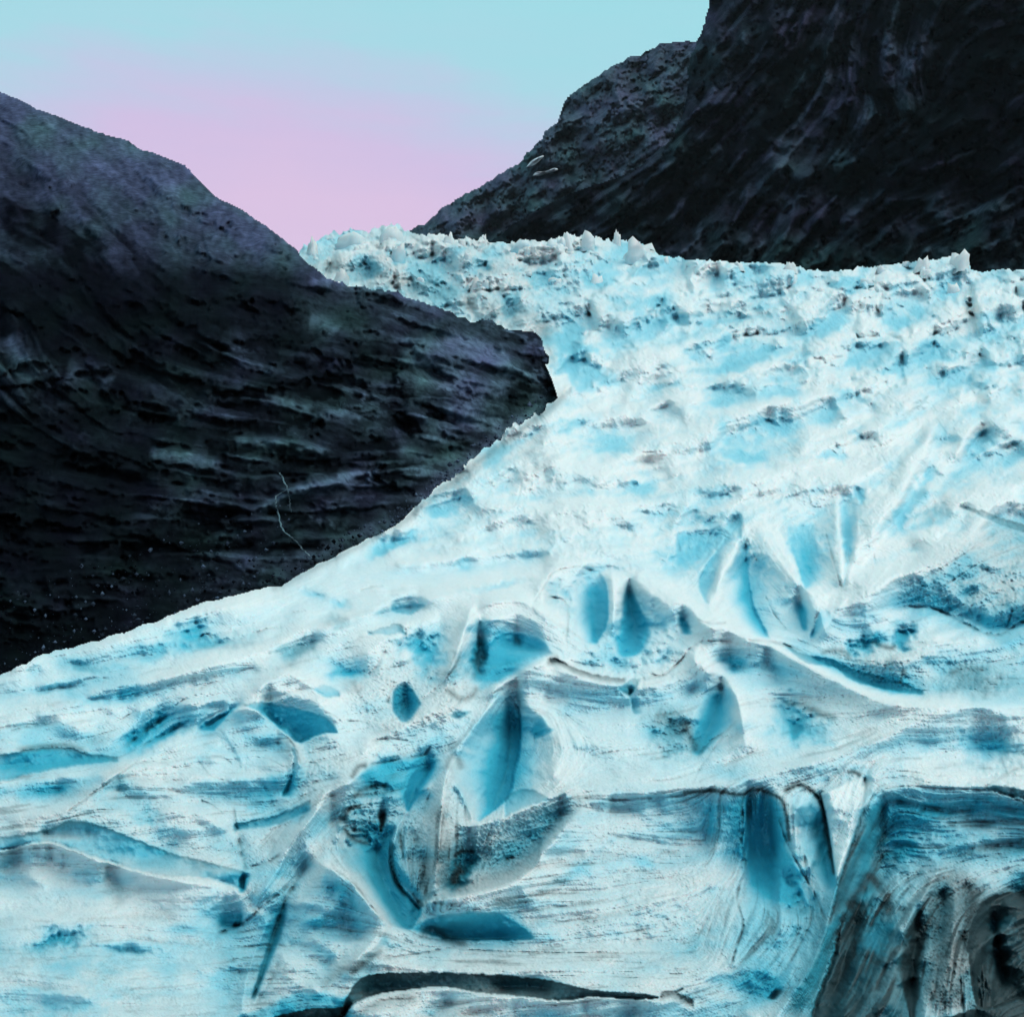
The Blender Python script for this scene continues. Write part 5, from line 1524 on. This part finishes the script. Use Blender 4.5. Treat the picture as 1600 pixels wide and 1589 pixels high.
Q.flow([[(680, 380), (760, 330), (850, 280)], [(850, 330), (950, 270), (1040, 200)], [(900, 200), (960, 150), (1040, 90)]], (0, -1), 200)
ql = Q.lic(18, 301, 1.1)
ql3 = Q.lic(14, 302, 1.4, 2)
fq = Q.crests(Q.scatter(6000, 915, lambda x, y, r: 18 + 50 * r.random() ** 1.5, lambda x, y: 12, lambda x, y, r: (1 if r.random() < 0.5 else -1) * (12 + 30 * r.random()), (), (), te > 0, bend=0.8), c=1, sig=0.7)
Q.D += -1.3 * fq
qd = sst(0.4, 0.8, ql3 + 0.2 * ql)
Q.D += -2 * ql - 14 * qd
Q.attr['pale'][...] = np.clip(0.50 + 0.35 * fbm(U / 40, V / 40, 114, 4) + 0.2 * sst(0, 22, fq) + 0.08 * ql + 0.22 * qd + 0.25 * np.exp(-np.clip(te, 0, 400) / 40), 0, 1)  # hazy sky glow painted in, paler along the skyline
Q.attr['tint'][...] = np.clip(0.5 + 0.9 * fbm(U / 70, V / 60, 115, 3), 0, 1)
Q.D += 70 * np.exp(-np.clip(te, 0, 80) / 8.0)
far_ridge = Q.build('far_ridge', ROCK_R, lnQ, te > 0)[0]
tag(far_ridge, 'hazy blue-green rock ridge falling towards the ice skyline on the right', 'mountain', kind='structure')

CLIFF = [(1112, -140), (1106, -20), (1104, 20), (1098, 46), (1090, 60), (1075, 90), (1072, 160), (1050, 215), (985, 270), (880, 305), (800, 350), (745, 392), (700, 440)]
K = Sheet(690, 1756, -130, 476, 2.0)
K.setup(19)
K.field('pale', 0.0)
K.field('tint', 0.5)
U, V = K.U, K.V
ck = np.array(CLIFF, float)
ue = np.interp(V, ck[:, 1], ck[:, 0])
le = U - (ue + 7 * fbm(V / 22, V * 0 + 5.2, 37, 4))
lnK = math.log(640) + 0.00062 * (1400 - U) + 0.00075 * (430 - V)
dg = (U * 0.78 + V * 0.62)
dn = (V * 0.78 - U * 0.62)
K.D += -90 * ridged(dg / 150, dn / 340, 121, 3) - 22 * ridged(dg / 48, dn / 120, 122, 3) - 6 * fbm(U / 12, V / 12, 123, 3)
for lx, ly, a, sd in ((60, 150, 44, 126), (26, 60, 26, 127), (12, 24, 11, 128)):
    f1, f2, ox, oy, ra, rb, rc = voronoi((dg + 8 * K.warpx) / lx, (dn + 12 * K.warpy) / ly, sd, 1.0)
    K.D += a * ((ra - 0.5) + (rb - 0.5) * 1.4 * ox + (rc - 0.5) * 1.2 * oy + 0.4 * (1 - sst(0, 0.2, f2 - f1)))
    K.attr['pale'] += 0.09 * sst(0.55, 0.95, rb) * sst(0.04, 0.25, f2 - f1)
K.flow([[(1180, 380), (1260, 280), (1340, 170)], [(1250, 410), (1350, 310), (1480, 260)], [(1100, 400), (1160, 330), (1240, 250)], [(1400, 420), (1480, 380), (1600, 330)],
        [(1380, 20), (1360, 100), (1400, 160)], [(1540, 60), (1600, 40)], [(900, 380), (980, 340), (1060, 270)]], (0, -1), 200)
kl = K.lic(16, 401, 0.7)
kl2 = K.lic(24, 402, 1.4)
kl3 = K.lic(24, 403, 1.8, 2)
fk = K.crests(K.scatter(9000, 913, lambda x, y, r: 24 + 80 * r.random() ** 1.5, lambda x, y: 13, lambda x, y, r: (1 if r.random() < 0.5 else -1) * (14 + 34 * r.random()), (), (), le > 0, bend=0.5)
              + K.scatter(1200, 914, lambda x, y, r: 24 + 60 * r.random(), lambda x, y: 34, lambda x, y, r: -(12 + 26 * r.random()), (), (), le > 0, bend=1.5), c=1, sig=0.8)
K.D += -1.3 * fk
kd2, kd3 = sst(0.4, 0.8, kl2), sst(0.5, 0.8, kl3 + 0.2 * kl2)
K.D += 0.8 * kl - 8 * kd2 - 20 * kd3 - 4 * kl3
p_ = 0.8 * K.attr['pale'] + 0.06 + 0.20 * fbm(U / 50, V / 46, 124, 4) + 0.16 * kd2 + 0.24 * kd3 * (0.5 + 0.5 * kd2) + 0.26 * sst(4, 26, fk) * sst(-0.1, 0.4, fbm(U / 80, V / 60, 129, 3)) + 0.03 * kl - 0.13 + 0.35 * np.exp(-np.clip(le, 0, 900) / 60) * (1 - sst(60, 200, V))  # sky glow painted along the upper left edge
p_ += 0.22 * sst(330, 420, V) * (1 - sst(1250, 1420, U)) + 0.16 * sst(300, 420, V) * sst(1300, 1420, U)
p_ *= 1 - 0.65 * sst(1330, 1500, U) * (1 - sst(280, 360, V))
for pts, w_, vv in [([(1180, 390), (1240, 330), (1300, 300)], 12, 0.3), ([(1250, 420), (1330, 350), (1340, 320)], 12, 0.3), ([(1200, 250), (1270, 210), (1320, 140)], 22, 0.2),
                    ([(1360, 90), (1380, 70), (1420, 100), (1400, 130)], 14, 0.3), ([(1180, 300), (1230, 270), (1290, 240)], 12, 0.22), ([(1300, 262), (1340, 250)], 6, 0.4),
                    ([(1400, 360), (1480, 320), (1540, 330)], 16, 0.18), ([(1110, 240), (1130, 232)], 8, 0.3)]:
    K.attr['pale'][...] = p_
    K.stroke('pale', pts, w_, vv)
    p_ = K.attr['pale'].copy()
K.attr['pale'][...] = np.clip(p_, 0, 1)
K.attr['tint'][...] = np.clip(0.35 + 0.9 * fbm(U / 90, V / 80, 125, 3) + 0.5 * sst(330, 420, V), 0, 1)
K.D += 80 * np.exp(-np.clip(le, 0, 80) / 10.0)
K.D = blur(K.D, 1)
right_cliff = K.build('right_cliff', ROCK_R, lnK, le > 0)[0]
tag(right_cliff, 'huge near-black gullied cliff above the ice at the right edge', 'mountain', kind='structure')

# ---- valley floor under and around everything
gm, gt, gb = mat_nodes('valley_gravel')
gn = N_(gt, 'ShaderNodeTexNoise')
gn.inputs['Scale'].default_value = 0.05
gn.inputs['Detail'].default_value = 10
gr = N_(gt, 'ShaderNodeValToRGB')
gr.color_ramp.elements[0].color = (0.05, 0.052, 0.055, 1)
gr.color_ramp.elements[1].color = (0.14, 0.14, 0.135, 1)
gg = N_(gt, 'ShaderNodeNewGeometry')
gt.links.new(gg.outputs['Position'], gn.inputs['Vector'])
gt.links.new(gn.outputs[0], gr.inputs[0])
gt.links.new(gr.outputs[0], gb.inputs['Base Color'])
gb.inputs['Roughness'].default_value = 0.9
gx_, gy_ = np.meshgrid(np.linspace(-1, 1, 61), np.linspace(-1, 1, 61))
gx_, gy_ = np.sign(gx_) * np.abs(gx_) ** 2 * 6000, np.sign(gy_) * np.abs(gy_) ** 2 * 6000
gz_ = -42 + 3 * fbm(gx_ / 80, gy_ / 80, 131, 3)
gv = np.stack([gx_, gy_, gz_], -1).reshape(-1, 3)
gi = np.arange(61 * 61).reshape(61, 61)
gq = np.stack([gi[:-1, :-1], gi[:-1, 1:], gi[1:, 1:], gi[1:, :-1]], -1).reshape(-1, 4)
me = bpy.data.meshes.new('ground')
me.from_pydata(gv.tolist(), [], gq.tolist())
me.polygons.foreach_set('use_smooth', np.ones(len(gq), bool))
me.materials.append(gm)
ground = bpy.data.objects.new('ground', me)
sc.collection.objects.link(ground)
tag(ground, 'grey gravel valley floor beneath the glacier', kind='structure')


# ================================================================== separate pieces and things
def mesh_obj(name, verts, faces, mat, parent=None, smooth=False, attrs=None):
    me = bpy.data.meshes.new(name)
    me.from_pydata([tuple(map(float, p)) for p in verts], [], faces)
    if smooth:
        me.polygons.foreach_set('use_smooth', np.ones(len(me.polygons), bool))
    for k, f in (attrs or {}).items():
        at = me.attributes.new(k, 'FLOAT', 'POINT')
        at.data.foreach_set('value', np.asarray(f, np.float32))
    me.materials.append(mat)
    o = bpy.data.objects.new(name, me)
    sc.collection.objects.link(o)
    if parent is not None:
        o.parent = parent
    return o


def serac_geo(w, h, dep, seed, lean=0.0, taper=0.45, dome=0.0, rings=7, n=14):
    """broken ice tower: irregular many-sided column with a jagged crown, base at z=0"""
    r = np.random.default_rng(seed)
    ph = r.random(6) * 6.28
    vs, fs = [], []
    for k in range(rings):
        t = k / (rings - 1)
        sc_ = (1 - taper * t ** 1.4) if not dome else math.sqrt(max(1 - (t * 0.96) ** 2, 0.02))
        for i in range(n):
            a = 6.2832 * i / n
            q = 1 + 0.16 * math.cos(2 * a + ph[0]) + 0.13 * math.cos(3 * a + ph[1]) + 0.24 * (r.random() - 0.5) + 0.12 * math.cos(5 * a + 3 * t + ph[2])
            z = h * t + (0.10 * h * (r.random() - 0.5) if 0 < k < rings - 1 else 0)
            if k == rings - 1:
                z += h * (0.14 * math.cos(2 * a + ph[3]) + 0.42 * (r.random() - 0.5)) * (0.35 if dome else 1)
            vs.append((0.5 * w * q * sc_ * math.cos(a) + lean * w * t, 0.5 * dep * q * sc_ * math.sin(a), z))
    for k in range(rings - 1):
        for i in range(n):
            a, b = k * n + i, k * n + (i + 1) % n
            fs.append((a, b, b + n, a + n))
    c = len(vs)
    vs.append((lean * w, 0, h * (1.06 if dome else 0.98)))
    for i in range(n):
        fs.append(((rings - 1) * n + i, (rings - 1) * n + (i + 1) % n, c))
    return np.array(vs), fs


def serac(name, u, vtop, wpx, hpx, seed, parent=None, near=0.0, blue=0.2, dirt=0.1, **kw):
    """stands with its foot sunk in the ice surface below photograph position (u, vtop)"""
    vb = vtop + hpx
    j = min(max(int(round((vb - S.v0) / S.step)), 0), S.P.shape[0] - 1)
    i = int(round((u - S.u0) / S.step))
    d = float(np.exp(LN_ICE[j, i] + S.D[j, i] / F)) * (1 - near)
    k = d / F
    base = ray_pts(np.array(u, float), np.array(float(vb)), np.array(d))
    sink = 0.5 * hpx * k
    vs, fs = serac_geo(wpx * k, hpx * k + sink, wpx * k * 0.9, seed, **kw)
    r = np.random.default_rng(seed + 5)
    z = vs[:, 2] / (hpx * k + sink)
    at = {'blue': np.clip(blue * (1.25 - z) + 0.12 * (r.random(len(vs)) - 0.5), 0, 0.7), 'dirt': np.clip(dirt * (0.5 + r.random(len(vs))), 0, 0.6)}
    o = mesh_obj(name, vs, fs, ICE, parent, True, at)
    o.location = (base[0], base[1] + 0.3 * wpx * k, base[2] - sink)
    o.rotation_euler = (0, 0, float(r.random() * 0.8 - 0.4))
    return o


SK = [
    (1503, 394, 36, 22, dict(lean=0.12, taper=0.30), 0.10, 'tallest white ice tower near the right end of the glacier skyline'),
    (965, 364, 11, 20, dict(taper=0.25), 0.14, 'slender lone ice pinnacle on the skyline against the dark cliff'),
    (884, 366, 24, 20, dict(taper=0.55), 0.16, 'broad pointed ice peak on the skyline left of a flat-topped block'),
    (918, 367, 28, 18, dict(taper=0.25, lean=0.05), 0.22, 'flat-topped ice block on the skyline left of the slender pinnacle'),
    (1000, 380, 46, 24, dict(taper=0.30), 0.28, 'wide fluted ice block on the skyline right of the slender pinnacle'),
    (757, 367, 9, 14, dict(taper=0.6), 0.10, 'tiny sharp ice spike on the skyline below the rock ridge foot'),
    (815, 374, 34, 15, dict(taper=0.5, dome=1.0), 0.34, 'low rounded bluish ice hump on the skyline before the ridge'),
    (546, 360, 58, 24, dict(dome=1.0), 0.30, 'large smooth pale blue ice dome under the pink sky'),
    (612, 352, 36, 20, dict(dome=1.0), 0.18, 'rounded white ice dome highest under the pink sky'),
    (487, 376, 20, 22, dict(taper=0.5), 0.20, 'leftmost ragged ice tower beside the foot of the left ridge'),
    (621, 386, 28, 24, dict(taper=0.15), 0.45, 'upright blue-faced ice block just below the domed skyline'),
    (1237, 410, 20, 12, dict(taper=0.5), 0.10, 'small ice tooth on the low middle of the right skyline'),
    (1446, 404, 26, 14, dict(taper=0.5), 0.10, 'small jagged ice tooth left of the tallest ice tower'),
    (700, 367, 24, 13, dict(taper=0.5), 0.18, 'low blunt ice tooth where the ridge meets the ice skyline'),
]
for q, (u, v, w, h, kw, b, lab) in enumerate(SK):
    o = serac('serac', u, v, w, h, 500 + q, None, 0.0, b, 0.10, **kw)
    tag(o, lab, 'ice tower', 'ice towers along the icefall skyline')
# smaller fallen and leaning blocks of the icefall, pieces of the glacier itself
rb_ = np.random.default_rng(77)
cnt = 0
while cnt < 30:
    u = 490 + 1180 * rb_.random()
    v = 372 + 80 * rb_.random() ** 1.3
    j = int(round((v - S.v0) / S.step)); i = int(round((u - S.u0) / S.step))
    if not (MASK[j, i] and MASK[min(j + 20, MASK.shape[0] - 1), i]) or (u < 870 and v > 470):
        continue
    w = (12 + 18 * rb_.random() ** 1.5) * (0.8 + 0.5 * (v - 372) / 200)
    serac('ice_block', u, v, w, w * (0.35 + 0.3 * rb_.random()), 700 + cnt, glacier, 0.0, 0.10 + 0.22 * rb_.random(), 0.12 * rb_.random() + (0.1 if u < 860 else 0),
          taper=0.15 + 0.25 * rb_.random(), lean=0.3 * (rb_.random() - 0.5), rings=5, n=10)
    cnt += 1

# ---- snow patches on the far ridge, laid over the rock with real thickness
snow_m, snow_t, snow_b = mat_nodes('old_snow')
snow_b.inputs['Base Color'].default_value = (0.62, 0.66, 0.70, 1)
snow_b.inputs['Roughness'].default_value = 0.7
sn_ = N_(snow_t, 'ShaderNodeTexNoise'); sn_.inputs['Scale'].default_value = 0.4; sn_.inputs['Detail'].default_value = 6
sb_ = N_(snow_t, 'ShaderNodeBump'); sb_.inputs['Strength'].default_value = 0.5; sb_.inputs['Distance'].default_value = 1.0
snow_t.links.new(sn_.outputs[0], sb_.inputs['Height']); snow_t.links.new(sb_.outputs[0], snow_b.inputs['Normal'])
for pts, lab in [([(822, 262), (830, 252), (843, 245), (850, 244), (842, 253), (832, 260)], 'upper small snow patch in a gully of the far ridge'),
                 ([(832, 275), (838, 269), (852, 268), (866, 263), (872, 266), (858, 271), (842, 275)], 'lower long snow patch on the far ridge flank')]:
    sh = Q if pts[0][0] < 1000 else K
    p2 = smooth_poly(pts + [pts[0]], 5)[:-1]
    c2 = p2.mean(0)
    vs, fs = [], []
    nn = len(p2)
    for ring, push in ((1.0, 0.014), (0.85, 0.036), (0.4, 0.044)):
        for x, y in p2:
            xx, yy = c2[0] + (x - c2[0]) * ring, c2[1] + (y - c2[1]) * ring
            j = int(round((yy - sh.v0) / sh.step)); i = int(round((xx - sh.u0) / sh.step))
            dd = float(sh.P[j, i][1] * math.cos(PITCH) + sh.P[j, i][2] * math.sin(PITCH)) * (1 - push)
            vs.append(ray_pts(np.array(xx), np.array(yy), np.array(dd)))
    for rr in range(2):
        for q in range(nn):
            fs.append((rr * nn + q, rr * nn + (q + 1) % nn, (rr + 1) * nn + (q + 1) % nn, (rr + 1) * nn + q))
    fs.append(tuple(2 * nn + q for q in range(nn)))
    o = mesh_obj('snow_patch', vs, fs, snow_m, None, True)
    tag(o, lab, 'snow patch')

# ---- thin waterfall threading down the left wall
wat_m, wat_t, wat_b = mat_nodes('falling_water')
wat_b.inputs['Base Color'].default_value = (0.09, 0.15, 0.18, 1)
wat_b.inputs['Roughness'].default_value = 0.35


def rock_point(u, v, lift):
    j = int(round((v - R.v0) / R.step)); i = int(round((u - R.u0) / R.step))
    p = R.P[max(j - 3, 0):j + 4, max(i - 3, 0):i + 4].reshape(-1, 3)
    dmin = float((p[:, 1] * math.cos(PITCH) + p[:, 2] * math.sin(PITCH)).min()) - lift
    return ray_pts(np.array(float(u)), np.array(float(v)), np.array(dmin)), dmin / F


def strand(name, pts, wpx, seed, parent=None):
    p = smooth_poly(pts, 6)
    r = np.random.default_rng(seed)
    p = p + 1.6 * (r.random(p.shape) - 0.5) * np.array([1.6, 0.6])
    vs, fs = [], []
    for q, (u, v) in enumerate(p):
        c, k = rock_point(u, v, 0.5)
        w = wpx * k * (0.5 + 0.9 * r.random())
        for t in range(6):
            a = 6.2832 * t / 6
            vs.append(c + np.array([w * 0.5 * math.cos(a), w * 0.35 * math.sin(a), 0.1 * w * (r.random() - 0.5)]))
        if q:
            for t in range(6):
                b = (q - 1) * 6
                fs.append((b + t, b + (t + 1) % 6, b + 6 + (t + 1) % 6, b + 6 + t))
    return mesh_obj(name, vs, fs, wat_m, parent, True)


wf = strand('waterfall', [(437, 738), (443, 750), (448, 764), (432, 775), (431, 788), (434, 800), (441, 826), (450, 836), (459, 842), (469, 854), (483, 868)], 2.3, 1)
tag(wf, 'thin pale waterfall trickling down the dark left rock wall above the ice', 'waterfall')
strand('side_strand', [(449, 766), (452, 778), (453, 788), (455, 800)], 1.4, 2, wf)

# ---- scree between wall and ice at the lower left
vs, fs = [], []
rc_ = np.random.default_rng(5)
for q in range(1500):
    u = rc_.random() * 880 - 20
    v = np.interp(u, mg[:, 0], mg[:, 1]) + 4 - (130 if u < 460 else 34) * rc_.random() ** 1.9
    c, k = rock_point(u, v, 0.0)
    sz = (0.7 + 3.6 * rc_.random() ** 4) * k
    b = len(vs)
    for ax in ((1, 0, 0), (-1, 0, 0), (0, 1, 0), (0, -1, 0), (0, 0, 1), (0, 0, -1)):
        vs.append(c + np.array(ax) * sz * (0.6 + 0.7 * rc_.random(3)) + sz * 0.3 * (rc_.random(3) - 0.5))
    for f in ((0, 2, 4), (2, 1, 4), (1, 3, 4), (3, 0, 4), (2, 0, 5), (1, 2, 5), (3, 1, 5), (0, 3, 5)):
        fs.append(tuple(b + x for x in f))
pv = np.repeat(rc_.random(len(vs) // 6) ** 3 * 0.9, 6) + np.where(np.array(vs)[:, 1] > 150, 0.45, 0.0)
scree = mesh_obj('scree', vs, fs, ROCK_L, None, False, {'pale': pv, 'tint': np.full(len(vs), 0.3)})
tag(scree, 'dark scree of small stones along the foot of the left rock wall', 'scree', kind='stuff')

# ------------------------------------------------------------------ thin valley haze
hm = bpy.data.materials.new('valley_haze')
hm.use_nodes = True
ht = hm.node_tree
for n in list(ht.nodes):
    ht.nodes.remove(n)
ho = ht.nodes.new('ShaderNodeOutputMaterial')
hv = ht.nodes.new('ShaderNodeVolumePrincipled')
hv.inputs['Color'].default_value = (0.80, 0.92, 1.0, 1)
hv.inputs['Density'].default_value = 0.000016
ht.links.new(hv.outputs[0], ho.inputs['Volume'])
hx, hy0, hy1, hz0, hz1 = 6100, -6100, 6100, -52, 1500
hverts = [(x, y, z) for z in (hz0, hz1) for y in (hy0, hy1) for x in (-hx, hx)]
me = bpy.data.meshes.new('haze')
me.from_pydata(hverts, [], [(0, 2, 3, 1), (4, 5, 7, 6), (0, 1, 5, 4), (2, 6, 7, 3), (0, 4, 6, 2), (1, 3, 7, 5)])
me.materials.append(hm)
haze = bpy.data.objects.new('haze', me)
sc.collection.objects.link(haze)
tag(haze, kind='stuff')
